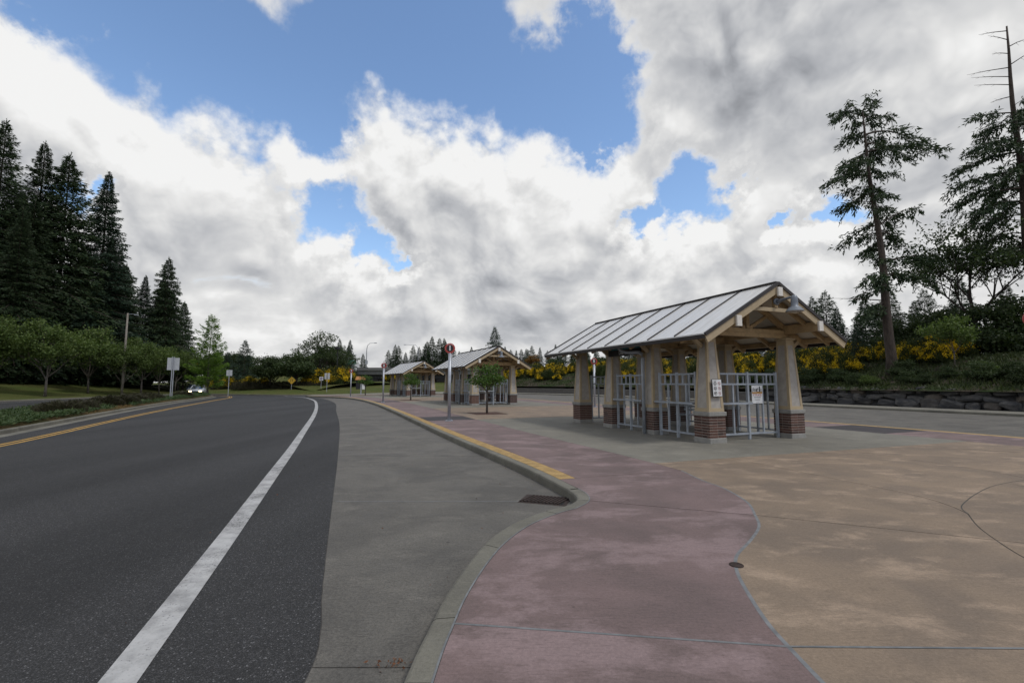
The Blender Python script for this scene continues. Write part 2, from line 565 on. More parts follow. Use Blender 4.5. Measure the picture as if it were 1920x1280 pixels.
paint_car('car_dark', (0.03, 0.035, 0.05))
paint_car('car_red', (0.22, 0.03, 0.02))
paint_car('car_blue', (0.10, 0.14, 0.22))
glass_mat()
emit_mat('headlight_lit', (1.0, 0.72, 0.38), 6.0)
emit_mat('indicator_lit', (1.0, 0.22, 0.04), 1.2)
plain('lens_clear', (0.5, 0.5, 0.5), 0.2, var=0.05)
plain('lens_red', (0.20, 0.01, 0.01), 0.3, var=0.05)
roof_mat()
rock_mat()
brick_mat()
grass_mat()
soil_mat('forest_floor', (0.018, 0.013, 0.009), (0.05, 0.038, 0.024), (0.022, 0.026, 0.010))
soil_mat('slope_soil', (0.030, 0.024, 0.018), (0.085, 0.070, 0.055), (0.030, 0.045, 0.016))
soil_mat('median_soil', (0.07, 0.05, 0.025), (0.16, 0.105, 0.05), (0.055, 0.055, 0.022))
leaf_mat('fir_needles', [(0.018, 0.036, 0.018), (0.034, 0.058, 0.026), (0.056, 0.08, 0.034)], 0.12)
leaf_mat('fir_needles_blue', [(0.02, 0.04, 0.026), (0.034, 0.062, 0.038), (0.05, 0.08, 0.048)], 0.12)
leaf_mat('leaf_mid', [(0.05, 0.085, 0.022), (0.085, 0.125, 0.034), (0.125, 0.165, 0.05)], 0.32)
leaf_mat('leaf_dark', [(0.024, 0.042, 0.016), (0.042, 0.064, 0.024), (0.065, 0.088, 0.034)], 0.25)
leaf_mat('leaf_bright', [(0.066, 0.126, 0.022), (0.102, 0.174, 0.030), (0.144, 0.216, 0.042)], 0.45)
leaf_mat('leaf_young', [(0.045, 0.1, 0.02), (0.075, 0.14, 0.03), (0.115, 0.175, 0.045)], 0.35)
leaf_mat('broom_green', [(0.025, 0.039, 0.014), (0.048, 0.064, 0.024), (0.073, 0.090, 0.034)], 0.2)
leaf_mat('broom_flower', [(0.62, 0.38, 0.010), (0.74, 0.50, 0.015), (0.80, 0.60, 0.03)], 0.3)
leaf_mat('heather_brown', [(0.034, 0.030, 0.022), (0.056, 0.050, 0.032), (0.060, 0.066, 0.034)], 0.15)
leaf_mat('juniper', [(0.034, 0.062, 0.022), (0.052, 0.085, 0.032), (0.085, 0.115, 0.046)], 0.2)
leaf_mat('dry_grass', [(0.13, 0.075, 0.028), (0.20, 0.12, 0.045), (0.14, 0.11, 0.05)], 0.2)
leaf_mat('autumn_leaf', [(0.16, 0.08, 0.02), (0.25, 0.12, 0.03), (0.20, 0.11, 0.03)], 0.3)
bark_mat('bark_fir', (0.060, 0.045, 0.036))
bark_mat('bark_grey', (0.11, 0.095, 0.08))
bark_mat('bark_dark', (0.045, 0.035, 0.030))
M = MATS


# ------------------------------------------------------------------ builders
def link(o, parent=None):
    COL.objects.link(o)
    if parent is not None:
        o.parent = parent
    return o


def tag(o, label=None, cat=None, group=None, kind=None):
    if label:
        o['label'] = label
    if cat:
        o['category'] = cat
    if group:
        o['group'] = group
    if kind:
        o['kind'] = kind
    return o


def empty(name, loc=(0, 0, 0), rz=0.0, parent=None):
    o = bpy.data.objects.new(name, None)
    o.empty_display_size = 0.2
    o.location = loc
    o.rotation_euler = (0, 0, rz)
    return link(o, parent)


def copy_tree(o, parent=None):
    c = o.copy()
    COL.objects.link(c)
    c.parent = parent
    for ch in list(o.children):
        copy_tree(ch, c)
    return c


class MB:
    """collects shapes, then links them as one mesh object"""
    def __init__(self):
        self.v = []
        self.f = []

    def add(self, vs, fs):
        b = len(self.v)
        self.v.extend([tuple(x) for x in vs])
        self.f.extend([tuple(i + b for i in f) for f in fs])
        return self

    def box(self, lo, hi):
        x0, y0, z0 = lo
        x1, y1, z1 = hi
        return self.add([(x0, y0, z0), (x1, y0, z0), (x1, y1, z0), (x0, y1, z0), (x0, y0, z1), (x1, y0, z1), (x1, y1, z1), (x0, y1, z1)],
                        [(0, 3, 2, 1), (4, 5, 6, 7), (0, 1, 5, 4), (1, 2, 6, 5), (2, 3, 7, 6), (3, 0, 4, 7)])

    def cbox(self, c, s):
        return self.box([c[i] - s[i] / 2 for i in range(3)], [c[i] + s[i] / 2 for i in range(3)])

    def bbox(self, lo, hi, e=0.006):
        """box with chamfered vertical and top edges"""
        bm = bmesh.new()
        bmesh.ops.create_cube(bm, size=1.0)
        for v in bm.verts:
            v.co = Vector([lo[i] + (v.co[i] + 0.5) * (hi[i] - lo[i]) for i in range(3)])
        bmesh.ops.bevel(bm, geom=bm.edges[:], offset=e, segments=1, affect='EDGES')
        return self.from_bm(bm)

    def from_bm(self, bm):
        bm.verts.index_update()
        self.add([v.co[:] for v in bm.verts], [[v.index for v in f.verts] for f in bm.faces])
        bm.free()
        return self

    def beam(self, p, q, w, h, up=(0, 0, 1)):
        """rectangular bar from p to q, w across, h along up"""
        p, q = Vector(p), Vector(q)
        d = (q - p).normalized()
        s = d.cross(Vector(up))
        if s.length < 1e-5:
            s = d.cross(Vector((0, 1, 0)))
        s.normalize()
        u = s.cross(d)
        a, b = s * (w / 2), u * (h / 2)
        vs = [p - a - b, p + a - b, p + a + b, p - a + b, q - a - b, q + a - b, q + a + b, q - a + b]
        return self.add(vs, [(0, 3, 2, 1), (4, 5, 6, 7), (0, 1, 5, 4), (1, 2, 6, 5), (2, 3, 7, 6), (3, 0, 4, 7)])

    def tube(self, pts, rads, n=8, cap=True):
        pts = [Vector(p) for p in pts]
        if not hasattr(rads, '__len__'):
            rads = [rads] * len(pts)
        vs, fs = [], []
        for i, p in enumerate(pts):
            d = (pts[min(i + 1, len(pts) - 1)] - pts[max(i - 1, 0)]).normalized()
            s = d.cross(Vector((0, 0, 1)) if abs(d.z) < 0.95 else Vector((0, 1, 0))).normalized()
            u = s.cross(d)
            for k in range(n):
                a = 2 * math.pi * k / n
                vs.append(p + (s * math.cos(a) + u * math.sin(a)) * rads[i])
        for i in range(len(pts) - 1):
            for k in range(n):
                fs.append((i * n + k, i * n + (k + 1) % n, (i + 1) * n + (k + 1) % n, (i + 1) * n + k))
        if cap:
            fs.append(tuple(range(n))[::-1])
            fs.append(tuple((len(pts) - 1) * n + k for k in range(n)))
        return self.add(vs, fs)

    def lathe(self, prof, n=16, c=(0, 0, 0)):
        vs, fs = [], []
        for r, z in prof:
            for k in range(n):
                a = 2 * math.pi * k / n
                vs.append((c[0] + r * math.cos(a), c[1] + r * math.sin(a), c[2] + z))
        for i in range(len(prof) - 1):
            for k in range(n):
                fs.append((i * n + k, i * n + (k + 1) % n, (i + 1) * n + (k + 1) % n, (i + 1) * n + k))
        fs.append(tuple(range(n))[::-1])
        fs.append(tuple((len(prof) - 1) * n + k for k in range(n)))
        return self.add(vs, fs)

    def prism(self, poly, z0, z1):
        n = len(poly)
        vs = [(x, y, z0) for x, y in poly] + [(x, y, z1) for x, y in poly]
        fs = [tuple(range(n, 2 * n)), tuple(range(n))[::-1]]
        fs += [(k, (k + 1) % n, n + (k + 1) % n, n + k) for k in range(n)]
        return self.add(vs, fs)

    def strip(self, a, b, za, zb=None):
        """sheet between two matching polylines"""
        zb = za if zb is None else zb
        n = len(a)
        vs = [(p[0], p[1], za) for p in a] + [(p[0], p[1], zb) for p in b]
        return self.add(vs, [(k, n + k, n + k + 1, k + 1) for k in range(n - 1)])

    def mesh(self, name, mat, smooth=False, fix=True):
        me = bpy.data.meshes.new(name)
        me.from_pydata(self.v, [], self.f)
        mats = mat if isinstance(mat, (list, tuple)) else [mat]
        for m in mats:
            me.materials.append(M[m])
        if fix:
            bm = bmesh.new()
            bm.from_mesh(me)
            bmesh.ops.recalc_face_normals(bm, faces=bm.faces[:])
            bm.to_mesh(me)
            bm.free()
        if smooth:
            me.polygons.foreach_set('use_smooth', [True] * len(me.polygons))
        me.update()
        return me

    def build(self, name, mat, parent=None, smooth=False, fix=True):
        return link(bpy.data.objects.new(name, self.mesh(name, mat, smooth, fix)), parent)


def obj_of(me, name, parent=None, loc=(0, 0, 0), rot=(0, 0, 0), scale=(1, 1, 1)):
    o = bpy.data.objects.new(name, me)
    o.location, o.rotation_euler, o.scale = loc, rot, scale
    return link(o, parent)


def text_mesh(txt, size, mat, depth=0.004, name='lettering', bold=0.0):
    cu = bpy.data.curves.new('glyphs', 'FONT')
    cu.body = txt
    cu.size = size
    cu.align_x, cu.align_y = 'CENTER', 'CENTER'
    cu.extrude = depth / 2
    cu.resolution_u = 3
    cu.offset = bold
    o = bpy.data.objects.new('glyphs', cu)
    COL.objects.link(o)
    dg = bpy.context.evaluated_depsgraph_get()
    dg.update()
    me = bpy.data.meshes.new_from_object(o.evaluated_get(dg))
    me.name = name
    bpy.data.objects.remove(o)
    bpy.data.curves.remove(cu)
    me.materials.clear()
    me.materials.append(M[mat])
    return me


def catmull(pts, n=6):
    """smooth curve through 2-D points"""
    P = [Vector((p[0], p[1])) for p in pts]
    P = [P[0] * 2 - P[1]] + P + [P[-1] * 2 - P[-2]]
    out = []
    for i in range(1, len(P) - 2):
        for k in range(n):
            t = k / n
            a, b, c, d = P[i - 1], P[i], P[i + 1], P[i + 2]
            out.append(0.5 * ((2 * b) + (c - a) * t + (2 * a - 5 * b + 4 * c - d) * t * t + (3 * b - a - 3 * c + d) * t ** 3))
    out.append(P[-2])
    return out


def resample(pts, step):
    out = [pts[0].copy()]
    need = step
    for a, b in zip(pts, pts[1:]):
        seg = (b - a).length
        pos = 0.0
        while seg - pos >= need:
            pos += need
            out.append(a + (b - a) * (pos / seg))
            need = step
        need -= seg - pos
    if (out[-1] - pts[-1]).length > step * 0.2:
        out.append(pts[-1].copy())
    return out


def offset(pts, w):
    """w to the right of the direction of travel"""
    out = []
    for i, p in enumerate(pts):
        d = (pts[min(i + 1, len(pts) - 1)] - pts[max(i - 1, 0)]).normalized()
        out.append(p + Vector((d.y, -d.x)) * w)
    return out


def inset(poly, g):
    """shrink a polygon by g all round"""
    P = []
    for p in poly:
        p = Vector((p[0], p[1]))
        if not P or (p - P[-1]).length > 1e-3:
            P.append(p)
    if (P[0] - P[-1]).length < 1e-3:
        P.pop()
    area = sum(a.x * b.y - b.x * a.y for a, b in zip(P, P[1:] + P[:1]))
    if area < 0:
        P.reverse()
    out = []
    n = len(P)
    for i in range(n):
        e1 = (P[i] - P[i - 1]).normalized()
        e2 = (P[(i + 1) % n] - P[i]).normalized()
        n1, n2 = Vector((-e1.y, e1.x)), Vector((-e2.y, e2.x))
        m = n1 + n2
        k = m.length_squared
        m = m * (2.0 / k) if k > 0.35 else m * (2.0 / 0.35)
        out.append(P[i] + m * g)
    return out


def slab(poly, mat, parent, gap=0.006, top=0.0, name='slab', thick=0.05):
    return MB().prism([(p.x, p.y) for p in inset(poly, gap)], top - thick, top).build(name, mat, parent)


# ------------------------------------------------------------------ ground, roads, platform
def structure(o):
    o['kind'] = 'structure'
    return o


structure(MB().add([(-1500, -600, -0.6), (1500, -600, -0.6), (1500, 2400, -0.6), (-1500, 2400, -0.6)], [(0, 1, 2, 3)]).build('ground', 'forest_floor'))
structure(MB().add([(-62, -40, -0.15), (6, -40, -0.15), (6, 30, -0.15), (-3, 62, -0.15), (-26, 100, -0.15), (-62, 100, -0.15)], [(0, 1, 2, 3, 4, 5)]).build('road', 'asphalt'))

# left kerb of the platform, straight part and far bend (outer edge), travelling away from the camera
K0 = catmull([(0.86, 7.05), (0.32, 8.67), (-0.5, 10.72), (-2.33, 15.19), (-4.93, 21.83), (-7.26, 27.7), (-11.05, 36.9), (-15.6, 46.6), (-20.1, 53.6), (-26.8, 59.6)], 8)
K0 = resample(K0, 0.75)
KD = Vector((-0.364, 0.931))
BACK = [K0[0] - KD * (0.75 * k) for k in range(26, 0, -1)]       # the same line carried back past the nose
KL = BACK + K0
NB = len(BACK)
W_IN, W_OUT, W_ALL = 2.63, 13.05, 15.72


def pl(w, i0=0, i1=None):
    return offset(KL, w)[i0:i1]


# kerb round the nose: outer and inner edge, from behind the camera to the start of the straight
NOSE_OUT = catmull([(-0.62, -2.0), (-0.62, 1.0), (-0.6, 2.6), (-0.56, 3.18), (-0.51, 3.69), (-0.39, 4.33), (-0.24, 4.92), (0.02, 5.47), (0.39, 5.93), (0.70, 6.2), (0.88, 6.48), (0.90, 6.75), (0.84, 7.10)], 6)
NOSE_IN = catmull([(-0.45, -2.0), (-0.45, 1.0), (-0.43, 2.6), (-0.39, 3.21), (-0.34, 3.65), (-0.22, 4.25), (-0.06, 4.79), (0.20, 5.34), (0.56, 5.80), (0.86, 6.08), (1.06, 6.42), (1.09, 6.80), (1.01, 7.16)], 6)

kerb = structure(empty('kerb'))


def kerb_piece(o, i, parent, mat='kerb_concrete', top=0.0, bottom=-0.20):
    """kerb section with a rounded arris"""
    m = MB()
    n = len(o)
    rows = []
    for p, q in zip(o, i):
        d = (q - p)
        rows.append([(p.x, p.y, bottom), (p.x + d.x * .03, p.y + d.y * .03, top - 0.035), (p.x + d.x * 0.10, p.y + d.y * 0.10, top - 0.010), (p.x + d.x * 0.22, p.y + d.y * 0.22, top), (q.x, q.y, top), (q.x, q.y, bottom)])
    vs = [v for r in rows for v in r]
    fs = [(6 * k + j, 6 * k + j + 1, 6 * k + 7 + j, 6 * k + 6 + j) for k in range(n - 1) for j in range(5)]
    fs += [tuple(range(6))[::-1], tuple(6 * (n - 1) + j for j in range(6))]
    return m.add(vs, fs).build('kerb_section', mat, parent)


def trim(seg, g=0.006):
    a = [p.copy() for p in seg]
    a[0] += (a[1] - a[0]).normalized() * g
    a[-1] += (a[-2] - a[-1]).normalized() * g
    return a


cuts = [0, 12, 19, 34, 48, 60, len(NOSE_OUT) - 1]
for a, b in zip(cuts, cuts[1:]):
    kerb_piece(trim(NOSE_OUT[a:b + 1]), trim(NOSE_IN[a:b + 1]), kerb)
KO, KI = pl(0.0, NB), pl(0.17, NB)
for a in range(0, len(KO) - 1, 4):
    b = min(a + 4, len(KO) - 1)
    kerb_piece(trim(KO[a:b + 1]), trim(KI[a:b + 1]), kerb)
RO, RI = pl(W_ALL + 0.17), pl(W_ALL)
for a in range(0, len(RO) - 1, 5):
    b = min(a + 5, len(RO) - 1)
    kerb_piece(trim(RO[a:b + 1]), trim(RI[a:b + 1]), kerb)
# far end of the platform
E0, E1 = pl(0.0)[-1], pl(W_ALL + 0.17)[-1]
ENDO = [E0.lerp(E1, k / 8) for k in range(9)]
ENDI = [p - (KL[-1] - KL[-2]).normalized() * 0.17 for p in ENDO]
kerb_piece(ENDO, ENDI, kerb)

# platform bed: shows only in the joints
bed = [(p.x, p.y) for p in NOSE_IN] + [(p.x, p.y) for p in KI[1:]] + [(p.x, p.y) for p in RI[::-1]] + [(14.0, -12.0), (-0.45, -12.0)]
plaza = structure(MB().prism(bed, -0.30, -0.004).build('plaza', 'joint_dark'))

V = lambda *a: [Vector(p) for p in a]
SC = catmull([(1.75, -3.0), (1.66, 0.5), (1.66, 2.2), (1.69, 2.94), (1.73, 3.29), (1.85, 3.81), (1.95, 4.12), (2.11, 4.43), (2.46, 4.85), (2.78, 5.29), (2.97, 5.73), (3.19, 6.36), (3.25, 7.15), (3.16, 7.72), tuple(offset(KL, W_IN)[NB + 1])], 5)
i_j3, i_j2 = 15, 50
near = lambda pts, p: min(range(len(pts)), key=lambda i: (pts[i] - Vector(p)).length)
n3, n2, ne = near(NOSE_IN, (-0.39, 3.21)), near(NOSE_IN, (1.06, 6.42)), len(NOSE_IN) - 1
tact_in = pl(0.47, NB)
c_in = pl(W_IN, NB)
k_start = 1                                             # first station of the straight band
# pink walk round the nose
slab(NOSE_IN[:n3 + 1] + SC[i_j3::-1], 'pink_concrete', plaza, 0.009)
slab(NOSE_IN[n3:n2 + 1] + SC[i_j2:i_j3 - 1:-1], 'pink_concrete', plaza, 0.009)
slab(NOSE_IN[n2:] + [KI[k_start], tact_in[k_start]] + SC[:i_j2 - 1:-1], 'pink_concrete', plaza, 0.007)
# pink band beside the kerb, the tactile strip and the dark boarding pads
pads_left = {18: 21, 46: 49, 72: 75}
nK = len(KI)


def band(a, b, wa, wb, mat, name='slab', gap=0.006, i0=None, top=0.0):
    i0 = NB if i0 is None else i0
    L_, R_ = offset(KL, wa)[i0 + a:i0 + b + 1], offset(KL, wb)[i0 + a:i0 + b + 1]
    return slab(L_ + R_[::-1], mat, plaza, gap, name=name, top=top)


a = k_start
pads = sorted(pads_left.items())
while a < nK - 1:
    pad = next((p for p in pads if a < p[1] and a >= p[0]), None)
    nxt = min([p[0] for p in pads if p[0] > a] + [nK - 1])
    b = pads_left[pad[0]] if pad else min(a + 3, nxt)
    L_ = offset(KL, 0.47)[NB + a:NB + b + 1]
    R_ = offset(KL, W_IN)[NB + a:NB + b + 1]
    slab(L_ + R_[::-1], 'pad_concrete' if pad else 'pink_concrete', plaza, 0.005)
    a = b

tactile = structure(empty('tactile_strip'))


def tactile_tile(poly, parent, domes):
    m = MB().prism([(p.x, p.y) for p in inset(poly, 0.003)], -0.045, 0.003)
    if domes:
        a, b, c, d = poly[0], poly[1], poly[2], poly[3]
        nu = max(2, int((b - a).length / 0.06))
        for i in range(nu):
            for j in range(5):
                s, t_ = (i + 0.5) / nu, (j + 0.5) / 5
                p = a.lerp(b, s).lerp(d.lerp(c, s), t_)
                ring = [(p.x + 0.013 * math.cos(k * math.pi / 3), p.y + 0.013 * math.sin(k * math.pi / 3)) for k in range(6)]
                top = [(p.x + 0.008 * math.cos(k * math.pi / 3), p.y + 0.008 * math.sin(k * math.pi / 3)) for k in range(6)]
                m.add([(x, y, 0.003) for x, y in ring] + [(x, y, 0.009) for x, y in top], [(k, (k + 1) % 6, 6 + (k + 1) % 6, 6 + k) for k in range(6)] + [tuple(range(6, 12))])
    return m.build('tactile_tile', 'tactile_yellow', parent)


TA, TB = offset(KL, 0.172), offset(KL, 0.466)
for k in range(k_start, nK - 1):
    a, b = NB + k, NB + k + 1
    tactile_tile([TA[a], TA[b], TB[b], TB[a]], tactile, k < 26)
TC, TD = offset(KL, W_ALL - 0.32), offset(KL, W_ALL - 0.004)
for k in range(6, len(KL) - 2):
    tactile_tile([TC[k], TC[k + 1], TD[k + 1], TD[k]], tactile, False)
# pink band on the far side of the platform
far_pad = (NB + 4, NB + 6)
a = 4
while a < len(KL) - 1:
    b = min(a + 3, len(KL) - 1)
    is_pad = False
    if a < far_pad[0] < b:
        b = far_pad[0]
    if a == far_pad[0]:
        b, is_pad = far_pad[1] + 1, True
    L_, R_ = offset(KL, W_OUT)[a:b + 1], offset(KL, W_ALL - 0.325)[a:b + 1]
    slab(L_ + R_[::-1], 'pad_concrete' if is_pad else 'pink_concrete', plaza, 0.005)
    a = b
# grey and tan bays between the bands
bays = [(2, 'grey_concrete', 18), (18, 'tan_concrete', 31), (31, 'grey_concrete', 47), (47, 'tan_concrete', 60), (60, 'grey_concrete', 75), (75, 'tan_concrete', nK - 1)]
wcols = [W_IN, 5.3, 7.85, 10.4, W_OUT]
for a0, mat, b0 in bays:
    a = a0
    while a < b0 and a < nK - 1:
        b = min(a + 4, b0, nK - 1)
        if b - a < 1:
            break
        for wa, wb in zip(wcols, wcols[1:]):
            L_, R_ = offset(KL, wa)[NB + a:NB + b + 1], offset(KL, wb)[NB + a:NB + b + 1]
            slab(L_ + R_[::-1], mat, plaza, 0.004)
        a = b
# tan bays in front of the first shelter; their far edge is square to the platform
g0 = offset(KL, W_IN)[NB + 2]
g1 = offset(KL, W_OUT)[NB + 2]
gl = lambda f: g0.lerp(g1, f)
CI = catmull([(5.62, 5.78), (5.78, 6.02), (6.05, 6.27), (6.77, 6.81), (7.67, 7.38), (8.74, 7.80), (9.9, 7.9), (11.1, 7.55), (12.0, 6.8), (12.5, 5.8)], 4)
J1 = catmull([tuple(gl(0.19)), (5.49, 7.73), (5.79, 6.72), (5.76, 6.17), (5.62, 5.78)], 4)
J1B = catmull([(5.62, 5.78), (5.25, 5.3), (4.97, 4.84), (4.72, 4.35), (4.45, 3.6), (4.25, 2.905)], 4)
i_x = near(J1B, (4.97, 4.84))
jx = J1B[i_x]
J2R = V((8.8, 3.15))
slab(SC[i_j3:i_j2 + 1] + J1B[i_x:] , 'tan_concrete', plaza, 0.008)
slab(SC[i_j2:] + [g0, gl(0.19)] + J1[1:] + J1B[1:i_x + 1], 'tan_concrete', plaza, 0.007)
slab([gl(0.19), gl(0.36), gl(0.53)] + V((8.75, 8.6)) + CI[20::-1] + J1[-2:0:-1], 'tan_concrete', plaza, 0.006)
slab(CI + V((12.4, 3.0), (8.8, 3.15)) + [jx] + J1B[i_x - 1:0:-1], 'tan_concrete', plaza, 0.006)
slab([gl(0.53), gl(0.76), g1] + [offset(KL, W_OUT)[k] for k in range(NB + 1, 8, -1)] + V((12.4, 3.0), (12.5, 5.8)) + CI[-2:19:-1] + V((8.75, 8.6)), 'tan_concrete', plaza, 0.006)
slab(J1B[:i_x - 1:-1] + J2R + V((12.4, 3.0), (12.3, 2.86), (8.0, 2.87)), 'tan_concrete', plaza, 0.007)
slab(V((1.69, 2.94), (4.25, 2.905), (8.0, 2.87), (12.3, 2.86)) + V((13.0, -3.0)) + SC[0:i_j3], 'tan_concrete', plaza, 0.010)

seal = [SC[i_j3 - 12:], [Vector((-0.39, 3.21)).lerp(Vector((1.69, 2.94)), k / 8) for k in range(9)], V((1.69, 2.94), (4.25, 2.905), (8.0, 2.87), (12.0, 2.86)), NOSE_IN[6:]]
for k, (pts, hw) in enumerate(zip(seal, (0.015, 0.010, 0.009, 0.007))):
    MB().strip(offset(pts, -hw), offset(pts, hw), 0.0010 + 0.0006 * k).build('joint_seal', 'joint_filler', plaza)

MB().strip(offset(CI, -0.007), offset(CI, 0.007), 0.0011).build('joint_seal', 'joint_dark', plaza)

# bus pull-in of grey concrete along the kerb
CL_ = catmull([(-1.05, -3.0), (-1.12, 1.5), (-1.22, 2.84), (-1.36, 3.4), (-1.64, 4.11), (-2.57, 6.67), (-4.36, 11.61), (-7.44, 19.85), (-11.26, 29.4), (-15.6, 40.4), (-21.2, 51.6), (-27.5, 60.6)], 8)
pull = structure(MB().strip(CL_, offset(CL_, 6.2), -0.1475).build('bus_bay', 'joint_dark'))


def at_y(pts, y):
    for p, q in zip(pts, pts[1:]):
        if p.y <= y <= q.y:
            return p.lerp(q, (y - p.y) / max(1e-6, q.y - p.y))
    return pts[-1]


right_edge = NOSE_OUT[:55] + [Vector((1.0, 6.3)), Vector((1.02, 6.9))] + [p + Vector((0.05, 0.02)) for p in KO[1:]]
joints = [-1.9, 2.98, 6.93, 11.2, 15.6, 20.0, 24.6, 29.2, 33.8, 38.5, 43.2, 48.0, 53.0]
for ya, yb in zip(joints, joints[1:]):
    La = [at_y(CL_, ya)] + [p for p in CL_ if ya + 0.02 < p.y < yb - 0.02] + [at_y(CL_, yb)]
    Ra = [at_y(right_edge, ya)] + [p for p in right_edge if ya + 0.02 < p.y < yb - 0.02] + [at_y(right_edge, yb)]
    MB().prism([(p.x, p.y) for p in inset(La + Ra[::-1], 0.007)], -0.20, -0.143).build('slab', 'lane_concrete', pull)

MB().strip(V((-2.62, 6.925), (0.28, 6.925)), V((-2.62, 6.945), (0.28, 6.945)), -0.1415).build('joint_seal', 'joint_filler', pull)

# lane on the far side of the platform, with the kerb and walk beyond it
lane = structure(MB().strip(offset(KL, W_ALL - 0.2), offset(KL, 30.6), -0.1465).build('bus_lane', 'joint_dark'))
for a in range(0, len(KL) - 1, 6):
    b = min(a + 6, len(KL) - 1)
    for wa, wb in ((W_ALL + 0.1, 20.6), (20.6, 25.6), (25.6, 30.5)):
        L_, R_ = offset(KL, wa)[a:b + 1], offset(KL, wb)[a:b + 1]
        MB().prism([(p.x, p.y) for p in inset(L_ + R_[::-1], 0.008)], -0.20, -0.142).build('slab', 'lane_concrete', lane)
KFO, KFI, KFB = offset(KL, 30.3), offset(KL, 30.5), offset(KL, 33.0)
for a in range(0, len(KFO) - 1, 6):
    b = min(a + 6, len(KFO) - 1)
    kerb_piece(trim(KFO[a:b + 1]), trim(KFI[a:b + 1]), kerb)
walk = structure(MB().strip(offset(KL, 30.45), offset(KL, 33.4), -0.012).build('sidewalk', 'joint_filler'))
for a in range(0, len(KL) - 1, 3):
    b = min(a + 3, len(KL) - 1)
    slab(KFI[a:b + 1] + KFB[a:b + 1][::-1], 'grey_concrete', walk, 0.008)

# road markings
WL = catmull([(-0.95, -1.2), (-1.92, 1.45), (-2.43, 2.84), (-3.35, 5.33), (-4.62, 8.69), (-5.89, 12.07), (-7.02, 15.0), (-11.62, 26.81), (-16.4, 38.2), (-21.0, 48.2), (-26.4, 57.6), (-31.5, 63.2)], 8)
markings = structure(empty('road_markings'))
WLr = resample(WL, 0.5)
MB().strip(WLr, offset(WLr, 0.215), -0.1455).build('edge_line', 'white_paint', markings)
YC = catmull([(-13.0, 9.6), (-14.36, 12.98), (-15.95, 16.3), (-18.68, 21.6), (-22.97, 30.4), (-29.5, 44.8), (-35.3, 57.6), (-41.5, 65.2), (-52.0, 70.5)], 8)
YCr = resample(YC, 0.6)
MB().strip(YCr, offset(YCr, 0.11), -0.1455).build('centre_line', 'yellow_paint', markings)
MB().strip(offset(YCr, -0.24), offset(YCr, -0.13), -0.1455).build('centre_line', 'yellow_paint', markings)

# planted median
MK = resample(catmull([(-13.0, 6.2), (-15.6, 12.0), (-17.5, 15.8), (-20.2, 20.9), (-23.9, 27.9), (-29.7, 39.6), (-35.4, 52.6), (-39.2, 60.0), (-42.5, 63.4)], 8), 0.8)
for a in range(0, len(MK) - 1, 5):
    b = min(a + 5, len(MK) - 1)
    kerb_piece(trim(MK[a:b + 1]), trim(offset(MK, -0.16)[a:b + 1]), kerb)
ML = offset(MK, -3.6)
for a in range(0, len(ML) - 1, 5):
    b = min(a + 5, len(ML) - 1)
    kerb_piece(trim(ML[a:b + 1]), trim(offset(MK, -3.44)[a:b + 1]), kerb)
median = MB()
for wa, za, wb, zb in ((-0.155, -0.03, -0.9, 0.10), (-0.9, 0.10, -2.6, 0.12), (-2.6, 0.12, -3.445, -0.03)):
    median.strip(offset(MK, wa), offset(MK, wb), za, zb)
structure(median.build('median_bed', 'median_soil'))
structure(MB().strip(offset(MK, 0.0), offset(MK, 0.42), -0.1475).build('gutter', 'kerb_concrete'))

# left verge: lawn that climbs to the wood
LE = resample(catmull([(-40, 4), (-44.5, 18), (-47.3, 32), (-49.0, 43.8), (-50.2, 55), (-52.0, 68), (-56.5, 84), (-66, 102), (-84, 118)], 8), 1.6)
for a in range(0, len(LE) - 1, 4):
    b = min(a + 4, len(LE) - 1)
    kerb_piece(trim(LE[a:b + 1]), trim(offset(LE, -0.18)[a:b + 1]), kerb, top=-0.02)
lawn_prof = [(-0.17, -0.02), (-3.0, 0.10), (-7.0, 0.62), (-11.0, 1.35), (-15.0, 1.75)]
m = MB()
for (wa, za), (wb, zb) in zip(lawn_prof, lawn_prof[1:]):
    m.strip(offset(LE, wa), offset(LE, wb), za, zb)
structure(m.build('lawn', 'lawn'))
wood_prof = [(-15.0, 1.749), (-22.0, 1.9), (-40.0, 2.4), (-90.0, 3.0)]
m = MB()
for (wa, za), (wb, zb) in zip(wood_prof, wood_prof[1:]):
    m.strip(offset(LE, wa), offset(LE, wb), za, zb)
structure(m.build('wood_floor', 'forest_floor'))
WE = offset(LE, 2.6)
MB().strip(WE, offset(WE, 0.13), -0.1455).build('edge_line', 'white_paint', markings)
MB().strip(offset(LE, 0.0), offset(LE, 0.5), -0.1475).build('gutter_pan', 'kerb_concrete', markings)

# bank across the far end of the road
FK = resample(catmull([(-96, 92), (-74, 80), (-57, 73.5), (-46, 70.5), (-39, 67.8), (-32.5, 65.6), (-28.4, 65.6), (-25.8, 68.6), (-22.0, 77.0), (-14.0, 88.0), (2.0, 97.0), (30, 104)], 8), 1.8)
for a in range(0, len(FK) - 1, 4):
    b = min(a + 4, len(FK) - 1)
    kerb_piece(trim(FK[a:b + 1]), trim(offset(FK, -0.18)[a:b + 1]), kerb)
m = MB()
bank_prof = [(-0.17, -0.015), (-2.0, 0.08), (-6.0, 0.55), (-12.0, 1.25), (-18.0, 1.7), (-34.0, 2.0)]
for (wa, za), (wb, zb) in zip(bank_prof, bank_prof[1:]):
    m.strip(offset(FK, wa), offset(FK, wb), za, zb)
structure(m.build('grass_bank', 'lawn'))
end_pav = [(E0.x, E0.y)] + [(-28.4, 65.6), (-25.8, 68.6), (-22.0, 77.0), (-14.0, 88.0), (2.0, 97.0), (8, 80), (E1.x, E1.y)]
structure(MB().prism(end_pav, -0.2, -0.004).build('pavement', 'grey_concrete'))

